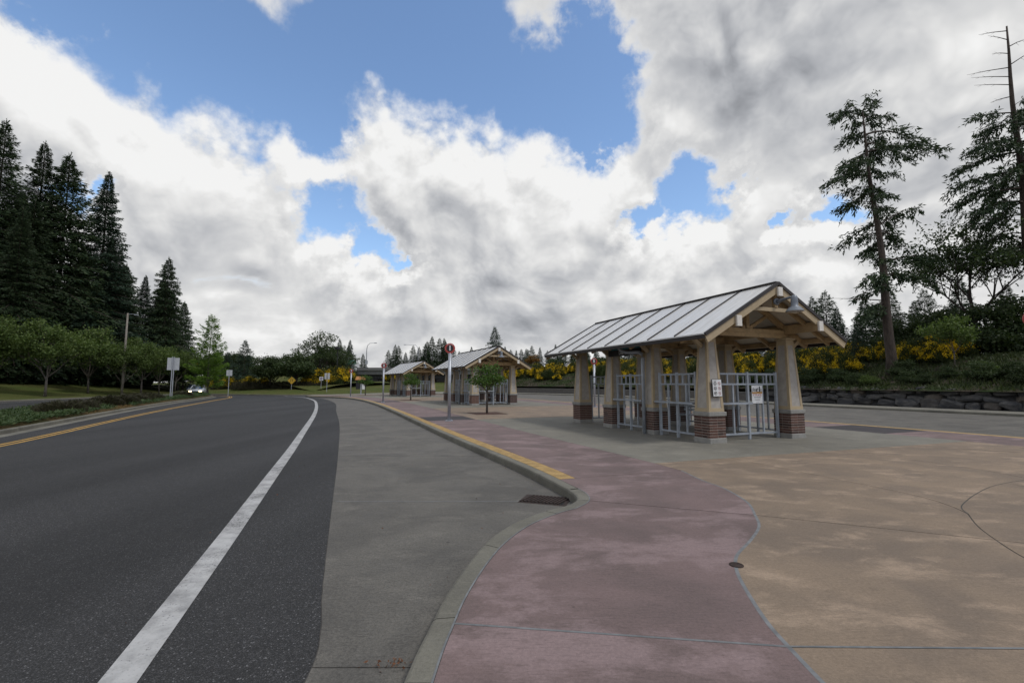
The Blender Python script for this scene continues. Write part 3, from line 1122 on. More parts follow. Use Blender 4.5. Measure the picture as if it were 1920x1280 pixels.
# hillside beyond the lane: walls at its foot, planted slope, car park on top
hill_prof = [(33.35, 1.10), (35.0, 1.55), (38.0, 2.4), (41.5, 3.4), (44.0, 3.8), (60.0, 3.9), (140.0, 4.6)]
m = MB()
for (wa, za), (wb, zb) in zip(hill_prof, hill_prof[1:]):
    m.strip(offset(KL, wa), offset(KL, wb), za, zb)
structure(m.build('hillside', 'slope_soil'))
structure(MB().strip(offset(KL, 45.5), offset(KL, 66.0), 3.92, 4.0).build('car_park', 'asphalt'))


def hill_z(w):
    for (wa, za), (wb, zb) in zip(hill_prof, hill_prof[1:]):
        if wa <= w <= wb:
            return za + (zb - za) * (w - wa) / (wb - wa)
    return hill_prof[0][1]


def hill_point(i, w):
    """point on the hillside: station along the platform, distance from its left kerb"""
    i = max(0, min(len(KL) - 1.001, i + NB))
    a = offset(KL, w)
    p = a[int(i)].lerp(a[int(i) + 1], i - int(i))
    return Vector((p.x, p.y, hill_z(w)))


# ------------------------------------------------------------------ bus shelters
SH_ROT = R(21.36)
V0, V1 = -0.75, 8.45                # roof ends
CX = (0.30, 3.38)                   # column rows
CV = (0.30, 2.60, 4.90, 7.20)
MID = 1.84
ZE, ZR, XE = 2.86, 4.34, -0.74      # eave height, ridge height, eave line
slope = (ZR - ZE) / (MID - XE)


def roof_z(x):
    return ZR - abs(x - MID) * slope


def brick_shapes():
    """two brick lengths, shared by every column"""
    out = {}
    for key, L_ in (('long', 0.278), ('short', 0.186)):
        out[key] = MB().bbox((-L_ / 2, -0.047, -0.0295), (L_ / 2, 0.047, 0.0295), 0.004).mesh('brick', 'brick_clay')
    return out


BRICK = brick_shapes()
BR_H, BR_N, BR_Z = 0.0725, 8, 0.13


def brick_spots():
    half = 0.285
    for r in range(BR_N):
        z = BR_Z + BR_H * (r + 0.5)
        swap = r % 2
        for s in (-1, 1):
            for t in (-0.1435, 0.1435):                       # long faces
                p = (t, s * (half - 0.047))
                yield ('long', (p[1], p[0], z) if swap else (p[0], p[1], z), math.pi / 2 if swap else 0.0)
            for t in (-0.096, 0.096):                         # faces between them
                p = (s * (half - 0.047), t)
                yield ('short', (p[1], p[0], z) if swap else (p[0], p[1], z), 0.0 if swap else math.pi / 2)


def column_meshes():
    prof = [(0.268, 0.83), (0.268, 0.90), (0.160, 2.82), (0.160, 2.92)]
    m = MB()
    sq = lambda h, z: [(-h, -h, z), (h, -h, z), (h, h, z), (-h, h, z)]
    # stucco shaft and the mortar core behind the bricks
    vs = [p for h, z in ((0.255, 0.83), (0.150, 2.90)) for p in sq(h, z)]
    fs = [(0, 3, 2, 1), (4, 5, 6, 7)] + [(k, (k + 1) % 4, 4 + (k + 1) % 4, 4 + k) for k in range(4)]
    shaft = m.add(vs, fs).mesh('column', 'stucco')
    core = MB().box((-0.2805, -0.2805, 0.10), (0.2805, 0.2805, 0.74)).mesh('mortar_core', 'mortar')
    trim_m = MB()
    for k in range(4):
        rot = Matrix.Rotation(k * math.pi / 2, 3, 'Z')
        h0, h1, z0, z1 = 0.268, 0.158, 0.832, 2.90
        w0, w1, t0 = 0.085, 0.060, 0.020
        for s in (-1, 1):
            a = [(-h0 * s, -h0, z0), (-(h0 - w0) * s, -h0, z0), (-(h0 - w0) * s, -h0 + t0, z0), (-h0 * s, -h0 + t0, z0)]
            b = [(-h1 * s, -h1, z1), (-(h1 - w1) * s, -h1, z1), (-(h1 - w1) * s, -h1 + t0, z1), (-h1 * s, -h1 + t0, z1)]
            if s < 0:                                          # the mitred neighbour covers the corner on one side only
                a = [(x - 0.001, y + 0.001, z) for x, y, z in a]
                b = [(x - 0.001, y + 0.001, z) for x, y, z in b]
            trim_m.add([rot @ Vector(p) for p in a + b], [(0, 3, 2, 1), (4, 5, 6, 7)] + [(i, (i + 1) % 4, 4 + (i + 1) % 4, 4 + i) for i in range(4)])
        for za, zb in ((0.834, 0.93), (2.74, 2.898)):
            fa, fb = (za - z0) / (z1 - z0), (zb - z0) / (z1 - z0)
            ha, hb = h0 + (h1 - h0) * fa, h0 + (h1 - h0) * fb
            wa, wb = ha - w0 - (w1 - w0) * fa, hb - w0 - (w1 - w0) * fb
            vs = [(-wa, -ha + .0015, za), (wa, -ha + .0015, za), (wa, -ha + t0, za), (-wa, -ha + t0, za), (-wb, -hb + .0015, zb), (wb, -hb + .0015, zb), (wb, -hb + t0, zb), (-wb, -hb + t0, zb)]
            trim_m.add([rot @ Vector(p) for p in vs], [(0, 3, 2, 1), (4, 5, 6, 7)] + [(i, (i + 1) % 4, 4 + (i + 1) % 4, 4 + i) for i in range(4)])
    trim_me = trim_m.mesh('trim', 'trim_tan')
    plinth = MB().bbox((-0.30, -0.30, -0.02), (0.30, 0.30, 0.13), 0.012).mesh('plinth', 'band_concrete')
    band_me = MB().bbox((-0.315, -0.315, 0.712), (0.315, 0.315, 0.83), 0.015).mesh('band', 'band_concrete')
    cap = MB().bbox((-0.20, -0.20, 2.90), (0.20, 0.20, 2.955), 0.006).mesh('capital', 'trim_tan')
    m = MB()
    for key, loc, rz in brick_spots():
        L_ = (0.278 if key == 'long' else 0.186) / 2
        sx, sy = (0.047, L_) if rz else (L_, 0.047)
        m.box((loc[0] - sx, loc[1] - sy, loc[2] - 0.0295), (loc[0] + sx, loc[1] + sy, loc[2] + 0.0295))
    mass = m.mesh('brick_courses', 'brick_clay')
    return shaft, core, trim_me, plinth, band_me, cap, mass


COLM = column_meshes()


def add_column(root, x, y, bricks):
    shaft, core, trim_me, plinth, band_me, cap, mass = COLM
    c = obj_of(shaft, 'column', root, (x, y, 0))
    obj_of(core, 'mortar_core', c)
    obj_of(trim_me, 'trim', c)
    obj_of(plinth, 'plinth', c)
    obj_of(band_me, 'band', c)
    obj_of(cap, 'capital', c)
    if bricks:
        for key, loc, rz in brick_spots():
            obj_of(BRICK[key], 'brick', c, loc, (0, 0, rz))
    else:
        obj_of(mass, 'brick_courses', c)['kind'] = 'stuff'
    return c


def rail_bar(name, p, q, w, h, root, mat='galvanised'):
    return MB().beam(p, q, w, h).build(name, mat, root)


def add_railing(root, p, q, lean_side, lean=(0.0, 1.0)):
    """two-bay metal screen from p to q (x, y)"""
    p, q = Vector((p[0], p[1], 0)), Vector((q[0], q[1], 0))
    d = (q - p)
    n = Vector((d.y, -d.x, 0)).normalized() * lean_side
    at = lambda f, z: p + d * f + Vector((0, 0, z))
    r = MB().beam(at(0, 1.87), at(1, 1.87), 0.050, 0.050).build('railing', 'galvanised', root)
    for f in (0.0, 0.5, 1.0):
        MB().beam(at(f, 0.0), at(f, 1.93), 0.066, 0.066, up=d.normalized()).build('post', 'galvanised', r)
    rail_bar('rail', at(0, 1.575), at(1, 1.575), 0.05, 0.05, r)
    rail_bar('rail', at(0, 0.16), at(1, 0.16), 0.05, 0.05, r)
    for f in (0.165, 0.335, 0.665, 0.835):
        MB().beam(at(f, 1.60), at(f, 1.845), 0.042, 0.042, up=d.normalized()).build('picket', 'galvanised', r)
    for f in (0.25, 0.75):
        MB().beam(at(f, 0.185), at(f, 1.55), 0.046, 0.046, up=d.normalized()).build('picket', 'galvanised', r)
    if lean_side:
        a, b = at(lean[0], 1.03) + n * 0.10, at(lean[1], 1.03) + n * 0.10
        lr = MB().beam(a, b, 0.11, 0.055).build('lean_bar', 'galvanised', r)
        for f in (lean[0] + 0.06, lean[1] - 0.06):
            rail_bar('bracket', at(f, 1.03) + n * 0.02, at(f, 1.03) + n * 0.06, 0.04, 0.04, r)
    return r


def make_shelter(bricked):
    root = empty('bus_shelter')
    for x in CX:
        for y in CV:
            add_column(root, x, y, (x, y) in bricked)
    # long beams over the column rows, white metal caps on their ends
    for x in CX:
        b = MB().bbox((x - 0.075, V0 - 0.06, 3.08), (x + 0.075, V1 + 0.06, 3.34), 0.006).build('long_beam', 'beam_wood', root)
        for y in (V0 - 0.07, V1 + 0.07):
            MB().bbox((x - 0.084, y - 0.03, 3.07), (x + 0.084, y + 0.03, 3.35), 0.005).build('end_cap', 'cap_white', b)
    rb = MB().bbox((MID - 0.075, V0 - 0.06, 3.97), (MID + 0.075, V1 + 0.06, 4.20), 0.006).build('ridge_beam', 'beam_wood', root)
    for y in (V0 - 0.07, V1 + 0.07):
        MB().bbox((MID - 0.084, y - 0.03, 3.96), (MID + 0.084, y + 0.03, 4.205), 0.005).build('end_cap', 'cap_white', rb)
    # trusses over every pair of columns
    for y in CV:
        MB().bbox((XE + 0.52, y - 0.07, 2.956), (2 * MID - XE - 0.52, y + 0.07, 3.075), 0.006).build('tie_beam', 'beam_wood', root)
        MB().bbox((CX[0] + 0.08, y - 0.068, 3.077), (CX[1] - 0.08, y + 0.068, 3.20), 0.006).build('tie_beam', 'beam_wood', root)
        MB().bbox((MID - 0.06, y - 0.06, 3.20), (MID + 0.06, y + 0.06, 3.97), 0.005).build('king_post', 'beam_wood', root)
        for s in (-1, 1):
            MB().beam((MID + s * 0.09, y, roof_z(MID) - 0.26), (MID + s * (MID - XE - 0.12), y, roof_z(XE + 0.12) - 0.185), 0.09, 0.15).build('rafter', 'beam_wood', root)
            x = MID + s * (MID - CX[0] + 0.20)
            MB().beam((x, y, 2.62), (MID + s * (MID - XE - 0.42), y, 2.945), 0.085, 0.10).build('eave_bracket', 'trim_tan', root)
            MB().beam((MID + s * 0.10, y, 3.22), (MID + s * 0.85, y, 3.62), 0.07, 0.09).build('strut', 'beam_wood', root)
    # mid-bay rafters
    for y in (1.45, 3.75, 6.05, V0 + 0.35, V1 - 0.35):
        for s in (-1, 1):
            MB().beam((MID + s * 0.09, y, roof_z(MID) - 0.24), (MID + s * (MID - XE - 0.12), y, roof_z(XE + 0.12) - 0.165), 0.07, 0.12).build('rafter', 'beam_wood', root)
    # eave beams
    for s in (-1, 1):
        x = MID + s * (MID - XE - 0.30)
        MB().bbox((x - 0.05, V0 + 0.10, 2.80), (x + 0.05, V1 - 0.10, 2.951), 0.006).build('eave_beam', 'beam_wood', root)
    # gable ends: rake boards, collar, fascia
    for y, o in ((V0, -1), (V1, 1)):
        for s in (-1, 1):
            MB().beam((MID + s * 0.012, y, ZR - 0.155), (MID + s * (MID - XE + 0.02), y, ZE - 0.150), 0.06, 0.205).build('rake_board', 'trim_tan', root)
            MB().beam((MID + s * 0.004, y + o * 0.034, ZR - 0.012), (MID + s * (MID - XE + 0.07), y + o * 0.034, ZE - 0.04), 0.055, 0.085).build('rake_fascia', 'dark_fascia', root)
        MB().bbox((MID - 1.05, y - o * 0.10 - 0.035, 3.55), (MID + 1.05, y - o * 0.10 + 0.035, 3.655), 0.005).build('collar_tie', 'trim_tan', root)
        MB().bbox((MID - 0.055, y - o * 0.10 - 0.05, 3.656), (MID + 0.055, y - o * 0.10 + 0.05, 3.965), 0.005).build('king_post', 'beam_wood', root)
    # roof sheets with upstanding seams, pale soffit under them
    npan = 8
    pw = (V1 - V0) / npan
    for s in (-1, 1):
        for k in range(npan):
            y0, y1 = V0 + k * pw + 0.004, V0 + (k + 1) * pw - 0.004
            x0, x1 = MID + s * 0.02, MID + s * (MID - XE)
            z0, z1 = ZR - 0.01, ZE
            vs = [(x0, y0, z0), (x1, y0, z1), (x1, y1, z1), (x0, y1, z0)]
            vs += [(x, y, z - 0.035) for x, y, z in vs]
            pn = MB().add(vs, [(0, 1, 2, 3), (7, 6, 5, 4), (0, 4, 5, 1), (1, 5, 6, 2), (2, 6, 7, 3), (3, 7, 4, 0)]).build('roof_panel', 'roof_metal', root)
            if k:
                yy = V0 + k * pw
                MB().beam((MID + s * 0.02, yy, ZR + 0.008), (MID + s * (MID - XE), yy, ZE + 0.018), 0.017, 0.045).build('seam', 'dark_fascia', pn)
        xs = [MID + s * 0.10, MID + s * (MID - XE - 0.06)]
        zs = [roof_z(xs[0]) - 0.050, roof_z(xs[1]) - 0.050]
        sf = MB()
        sf.add([(xs[0], V0 + 0.05, zs[0]), (xs[1], V0 + 0.05, zs[1]), (xs[1], V1 - 0.05, zs[1]), (xs[0], V1 - 0.05, zs[0])] + [(xs[0], V0 + 0.05, zs[0] - .02), (xs[1], V0 + 0.05, zs[1] - .02), (xs[1], V1 - 0.05, zs[1] - .02), (xs[0], V1 - 0.05, zs[0] - .02)], [(0, 1, 2, 3), (7, 6, 5, 4), (0, 4, 5, 1), (1, 5, 6, 2), (2, 6, 7, 3), (3, 7, 4, 0)])
        sf.build('soffit', 'soffit', root)
        xg = MID + s * (MID - XE)
        gt = MB().box((min(xg, xg + s * 0.10), V0 - 0.02, ZE - 0.135), (max(xg, xg + s * 0.10), V1 + 0.02, ZE - 0.045)).build('gutter', 'dark_fascia', root)
        MB().box((min(xg + s * .003, xg + s * 0.115), V0 - 0.022, ZE - 0.044), (max(xg + s * .003, xg + s * 0.115), V1 + 0.022, ZE - 0.012)).build('gutter_lip', 'gutter_white', gt)
    MB().beam((MID, V0 - 0.02, ZR + 0.020), (MID, V1 + 0.02, ZR + 0.020), 0.16, 0.03).build('ridge_cap', 'dark_fascia', root)
    # wind screens between the columns
    add_railing(root, (0.22, 2.22), (0.22, 0.68), 1, (-0.06, 1.0))
    add_railing(root, (0.22, 4.52), (0.22, 2.98), 1, (-0.06, 1.0))
    add_railing(root, (0.70, 0.38), (2.99, 0.38), 1, (-0.02, 0.51))
    add_railing(root, (3.46, 0.68), (3.46, 2.22), 0)
    add_railing(root, (3.46, 2.98), (3.46, 4.52), 0)
    add_railing(root, (0.70, 7.12), (2.05, 7.12), 0)
    # rain pipe down the second column
    MB().tube([(-0.36, 3.66, 2.84), (-0.22, 3.62, 2.72), (-0.12, 3.50, 2.655), (-0.09, 3.25, 2.63), (-0.08, 2.85, 2.62), (-0.08, 2.70, 2.55), (-0.08, 2.66, 2.40), (-0.08, 2.66, 0.0)], 0.055, 10).build('rain_pipe', 'galvanised', root, smooth=True)
    return root


OX, OY = 5.28, 12.31
shelter = make_shelter({(CX[0], CV[0]), (CX[0], CV[1]), (CX[0], CV[2]), (CX[1], CV[0])})
shelter.location, shelter.rotation_euler = (OX, OY, 0.002), (0, 0, SH_ROT)
tag(shelter, 'bus shelter with pale metal roof, tapered brick-footed columns and a notice on its railing', 'bus shelter', 'bus shelters along the platform')


def plain_shelter(loc, rz, label):
    """same shelter with its bricks as courses: too far to tell them apart"""
    r = shelter.copy()
    COL.objects.link(r)
    r.parent = None
    for ch in list(shelter.children):
        c = ch.copy()
        COL.objects.link(c)
        c.parent = r
        had = False
        for g in list(ch.children):
            if g.name.split('.')[0] == 'brick':
                had = True
                continue
            q = g.copy()
            COL.objects.link(q)
            q.parent = c
        if had:
            obj_of(COLM[6], 'brick_courses', c)['kind'] = 'stuff'
    r.location, r.rotation_euler = loc, (0, 0, rz)
    r['label'] = label
    return r


S2 = ((-2.94, 33.4, 0.002), R(24.3))
S3 = ((-12.75, 55.6, 0.002), R(31.0))
plain_shelter(*S2, 'bus shelter with a small tree before its near end, middle one of the row')
plain_shelter(*S3, 'farthest bus shelter, standing in front of the dark road bridge')


def local(x, y, z, loc=(OX, OY, 0.0), rz=SH_ROT):
    c, s = math.cos(rz), math.sin(rz)
    return (loc[0] + x * c - y * s, loc[1] + x * s + y * c, loc[2] + z)


# bell lamp on the gable
def gable_lamp(loc, rz, label):
    r = empty('gable_lamp', local(MID, V0 + 0.05, 3.83, loc, rz), rz)
    MB().lathe([(0.085, -0.03), (0.10, -0.02), (0.10, 0.02), (0.085, 0.03)], 14).build('back_plate', 'lamp_blue_grey', r, True).rotation_euler = (R(90), 0, 0)
    MB().tube([(0, 0, 0), (0, -0.12, 0.0), (0, -0.24, 0.03), (0, -0.40, 0.045), (0, -0.50, 0.045)], [0.06, 0.05, 0.034, 0.034, 0.034], 10).build('arm', 'lamp_blue_grey', r, True)
    MB().lathe([(0.225, -0.34), (0.215, -0.335), (0.150, -0.25), (0.085, -0.20), (0.088, -0.10), (0.080, 0.03), (0.060, 0.07), (0.02, 0.09)], 18, (0, -0.52, 0.0)).build('lamp_shade', 'lamp_blue_grey', r, True)
    MB().lathe([(0.20, -0.352), (0.20, -0.341)], 18, (0, -0.52, 0)).build('lens', 'lens_clear', r)
    return tag(r, label, 'lamp', 'bell lamps on the shelter gables')


gable_lamp((OX, OY, 0), SH_ROT, 'grey bell lamp under the gable of the shelter with the notices')
gable_lamp(S2[0], S2[1], 'grey bell lamp under the gable of the shelter behind the small tree')
gable_lamp(S3[0], S3[1], 'grey bell lamp under the gable of the farthest shelter')

# hanging name board between the columns
nb = empty('station_name_board', local(0.0, 3.90, 2.71), SH_ROT)
MB().bbox((0.06, -0.94, -0.14), (0.12, 0.94, 0.14), 0.006).build('board', 'sign_black', nb)
MB().box((0.055, -0.93, 0.075), (0.0595, 0.93, 0.135)).build('stripe', 'sign_teal', nb)
for y in (-0.7, 0.7):
    MB().beam((0.09, y, 0.14), (0.09, y, 0.41), 0.03, 0.03, up=(1, 0, 0)).build('hanger', 'galvanised', nb)
lt = obj_of(text_mesh('DuPont', 0.19, 'sign_white'), 'lettering', nb, (0.056, -0.02, -0.035), (R(90), 0, R(-90)))
tag(nb, 'black hanging board with white station name between the shelter columns', 'sign')

# rules plate on the front column
tilt = math.atan2(0.11, 2.07)
rp = empty('rules_plate', local(0.315, 0.005, 1.475), SH_ROT)
pm = MB().bbox((-0.155, -0.012, -0.225), (0.155, 0.008, 0.225), 0.004).build('plate', 'sign_white', rp)
bd = MB().bbox((-0.168, -0.004, -0.238), (0.168, 0.012, 0.238), 0.004).build('frame', 'sign_black', rp)


def ring(m, cx, cz, r0, r1, y, n=18):
    vs = []
    for k in range(n):
        a = 2 * math.pi * k / n
        for r_ in (r0, r1):
            vs.append((cx + r_ * math.cos(a), y, cz + r_ * math.sin(a)))
            vs.append((cx + r_ * math.cos(a), y + 0.003, cz + r_ * math.sin(a)))
    fs = []
    for k in range(n):
        a, b = 4 * k, 4 * ((k + 1) % n)
        fs += [(a, b, b + 2, a + 2), (a + 1, a + 3, b + 3, b + 1), (a, a + 1, b + 1, b), (a + 2, b + 2, b + 3, a + 3)]
    m.add(vs, fs)


for k, cz in enumerate((0.12, -0.01, -0.14)):
    m = MB()
    ring(m, -0.075, cz, 0.040, 0.052, -0.0155)
    if k == 0:
        m.box((-0.087, -0.0155, cz - 0.030), (-0.063, -0.0125, cz + 0.030))
    elif k == 1:
        m.box((-0.100, -0.0155, cz - 0.018), (-0.052, -0.0125, cz + 0.006)).box((-0.092, -0.0155, cz + 0.006), (-0.078, -0.0125, cz + 0.026))
    else:
        m.box((-0.103, -0.0155, cz + 0.004), (-0.048, -0.0125, cz + 0.020)).box((-0.098, -0.0155, cz - 0.024), (-0.080, -0.0125, cz + 0.002))
    m.build('pictogram', 'sign_black', pm)
    m = MB()
    ring(m, 0.072, cz, 0.041, 0.047, -0.0155)
    m.beam((0.042, -0.014, cz + 0.030), (0.102, -0.014, cz - 0.030), 0.003, 0.007, up=(0.7, 0, 0.7))
    m.build('pictogram', 'sign_red', pm)
    MB().box((0.066, -0.0157, cz - 0.022), (0.078, -0.0127, cz + 0.022)).build('pictogram', 'sign_black', pm)
MB().box((-0.12, -0.0155, 0.193), (-0.02, -0.0125, 0.201)).build('small_print', 'sign_black', pm)
rp.rotation_euler = (-tilt, 0, SH_ROT)
tag(rp, 'white plate of round prohibition symbols on the front shelter column', 'sign')

# notice on the railing
nt = empty('railing_notice', local(2.155, 0.33, 1.28), SH_ROT)
bp = MB().bbox((-0.205, -0.008, -0.26), (0.205, 0.008, 0.26), 0.003).build('board', 'sign_white', nt)
m = MB().box((-0.19, -0.0125, 0.075), (-0.18, -0.0095, 0.18)).box((-0.15, -0.0125, 0.09), (-0.13, -0.0095, 0.19)).box((-0.10, -0.0125, 0.085), (-0.065, -0.0095, 0.165)).box((-0.04, -0.0125, 0.085), (0.0, -0.0095, 0.17)).box((0.02, -0.0125, 0.12), (0.05, -0.0095, 0.185)).box((-0.02, -0.0125, 0.075), (0.19, -0.0095, 0.089)).box((0.08, -0.0127, 0.085), (0.125, -0.0097, 0.19)).box((0.15, -0.0125, 0.10), (0.17, -0.0095, 0.17))
ring(m, 0.102, 0.212, 0.001, 0.022, -0.0125, 10)
m.build('silhouette', 'sign_black', bp)
MB().box((-0.204, -0.0123, 0.025), (0.204, -0.0093, 0.071)).build('stripe', 'sign_amber', bp)
obj_of(text_mesh('IT PLACE', 0.085, 'sign_red'), 'lettering', bp, (0.0, -0.010, -0.02), (R(90), 0, 0))
for z, w_, th in ((-0.085, 0.13, 0.018), (-0.145, 0.11, 0.006), (-0.165, 0.09, 0.006), (-0.235, 0.06, 0.007)):
    m = MB()
    x = -w_
    rr = random.Random(int(-z * 1000))
    while x < w_:
        l_ = rr.uniform(0.018, 0.045)
        m.box((x, -0.0123, z - th / 2), (min(w_, x + l_), -0.0093, z + th / 2))
        x += l_ + 0.010
    m.build('small_print', 'sign_black', bp)
tag(nt, 'white notice with dark silhouettes and amber band tied to the railing', 'notice')


# slatted benches inside the shelters
def bench(loc, rz, label):
    r = empty('bench', loc, rz)
    for k in range(4):
        MB().bbox((-0.80, -0.19 + k * 0.105, 0.43), (0.80, -0.10 + k * 0.105, 0.46), 0.004).build('seat_slat', 'galvanised', r)
    for k in range(3):
        MB().bbox((-0.80, 0.235, 0.58 + k * 0.12), (0.80, 0.262, 0.66 + k * 0.12), 0.004).build('back_slat', 'galvanised', r)
    for x in (-0.6, 0.6):
        MB().beam((x, -0.15, 0.0), (x, -0.15, 0.43), 0.045, 0.045, up=(1, 0, 0)).build('leg', 'galvanised', r)
        MB().beam((x, 0.285, 0.0), (x, 0.285, 0.92), 0.045, 0.045, up=(1, 0, 0)).build('leg', 'galvanised', r)
        MB().beam((x, -0.17, 0.41), (x, 0.28, 0.41), 0.04, 0.035).build('bracket', 'galvanised', r)
    return tag(r, label, 'bench', 'benches in the shelters')


bench(local(2.95, 3.70, 0.001), SH_ROT - R(90), 'slatted metal bench inside the shelter with the hanging name board')
bench(local(2.95, 3.70, 0.001, S2[0], S2[1]), S2[1] - R(90), 'slatted metal bench inside the shelter behind the small tree')


# ------------------------------------------------------------------ vegetation
def kites(rng, pos, dirs, length, width, curl=0.25):
    """many leaf-shaped quads: positions, directions, lengths, widths -> vertex and face arrays"""
    n = len(pos)
    d = dirs / np.maximum(1e-6, np.linalg.norm(dirs, axis=1, keepdims=True))
    rnd = rng.normal(size=(n, 3))
    side = np.cross(d, rnd)
    side /= np.maximum(1e-6, np.linalg.norm(side, axis=1, keepdims=True))
    L_, W_ = length[:, None], width[:, None]
    nrm = np.cross(d, side)
    mid = pos + d * L_ * 0.45 + nrm * L_ * curl * 0.25
    v = np.empty((n, 4, 3))
    v[:, 0] = pos
    v[:, 1] = mid + side * W_ * 0.5
    v[:, 2] = pos + d * L_
    v[:, 3] = mid - side * W_ * 0.5
    return v.reshape(-1, 3)


def quad_mesh(name, v, mat):
    n = len(v) // 4
    me = bpy.data.meshes.new(name)
    me.vertices.add(len(v))
    me.vertices.foreach_set('co', np.ascontiguousarray(v, dtype=np.float32).ravel())
    me.loops.add(4 * n)
    me.loops.foreach_set('vertex_index', np.arange(4 * n, dtype=np.int32))
    me.polygons.add(n)
    me.polygons.foreach_set('loop_start', np.arange(0, 4 * n, 4, dtype=np.int32))
    me.polygons.foreach_set('loop_total', np.full(n, 4, dtype=np.int32))
    me.materials.append(M[mat])
    me.update(calc_edges=True)
    return me


def fir_meshes(seed, h, r, z0, mat='fir_needles', dens=1.0, step=0.5, droop=0.30, ragged=0.18, bark='bark_fir', power=0.85, trunk_r=None, gaps=0.0, sprig=(0.34, 0.62), hang=0.15, bare_top=0.0, lean=(0.0, 0.0), side_bias=None):
    rng = np.random.default_rng(seed)
    tr = trunk_r or h * 0.011
    wood = MB()
    n_t = 9
    axis = lambda z: np.array([lean[0] * (z / h) ** 2 + 0.05 * math.sin(z * 0.7 + seed), lean[1] * (z / h) ** 2, z])
    wood.tube([axis(h * k / n_t) for k in range(n_t + 1)], [tr * (1 - 0.93 * k / n_t) * (1.35 if k == 0 else 1) for k in range(n_t + 1)], 8)
    P, D, LN, WD = [], [], [], []
    z = z0
    top = h * (1 - bare_top)
    while z < h * 0.985:
        frac = (z - z0) / (h - z0)
        base = r * max(0.0, 1 - frac) ** power
        base *= min(1.0, 0.62 + 3.0 * frac)
        nb = rng.integers(6, 9)
        a0 = rng.uniform(0, 6.28)
        for k in range(nb):
            if rng.random() < gaps:
                continue
            az = a0 + k * 6.283 / nb + rng.normal(0, 0.25)
            L_ = base * (1 + rng.normal(0, ragged)) + 0.10
            if side_bias is not None:
                L_ *= 1 + side_bias[1] * math.cos(az - side_bias[0])
            if L_ < 0.15:
                continue
            zz = z + rng.uniform(-0.4, 0.4) * step
            up = -0.12 + 0.75 * frac ** 1.5 + rng.normal(0, 0.07)
            hd = np.array([math.cos(az), math.sin(az), 0.0])
            pd = np.array([-math.sin(az), math.cos(az), 0.0])
            o = axis(zz)
            cur = lambda t: o + hd * (L_ * t)[:, None] + np.array([0, 0, 1.0]) * (L_ * (up * t - droop * t * t * (1 - 0.5 * frac)))[:, None]
            ts = np.array([0.0, 0.5, 1.0])
            c3 = cur(ts)
            if L_ > 0.8:
                br = max(0.012, tr * 0.22 * L_ / max(r, 0.1))
                wood.tube([c3[0], c3[1], c3[2]], [br, br * 0.7, br * 0.2], 3, cap=False)
            if zz > top:
                if rng.random() < 0.8:
                    continue
            n = int(dens * (12 + L_ * 24))
            t = 0.04 + 0.96 * rng.random(n) ** 0.8
            lat = rng.uniform(-1, 1, n) * (L_ * 0.36 + 0.1) * (1.05 - t * 0.75)
            p = cur(t) + pd * lat[:, None]
            p[:, 2] -= np.abs(lat) * 0.25 + rng.random(n) ** 2 * 0.42 * step * 2
            dr = hd * 0.75 + pd * (np.sign(lat) * rng.uniform(0.2, 0.9, n))[:, None] + np.array([0, 0, 1.0]) * (up * 0.4 - hang - rng.random(n) * hang * 2)[:, None]
            P.append(p)
            D.append(dr + rng.normal(0, 0.15, (n, 3)))
            ks = 0.42 + 0.58 * (1 - frac) ** 0.6
            LN.append(rng.uniform(sprig[0], sprig[1], n) * ks)
            WD.append(rng.uniform(0.10, 0.20, n) * (sprig[1] / 0.62) * ks)
        z += step * (0.75 + 0.5 * rng.random()) * (0.65 + 0.5 * (1 - frac))
    # leader
    if bare_top == 0:
        n = 30
        P.append(np.stack([rng.normal(0, 0.06, n) + lean[0], rng.normal(0, 0.06, n) + lean[1], h - 0.9 + rng.random(n) * 0.9], 1))
        D.append(np.stack([rng.normal(0, 0.5, n), rng.normal(0, 0.5, n), np.full(n, 0.6)], 1))
        LN.append(rng.uniform(0.25, 0.45, n))
        WD.append(rng.uniform(0.06, 0.12, n))
    v = kites(rng, np.concatenate(P), np.concatenate(D), np.concatenate(LN), np.concatenate(WD))
    return wood.mesh('trunk', bark, True, False), quad_mesh('crown', v, mat)


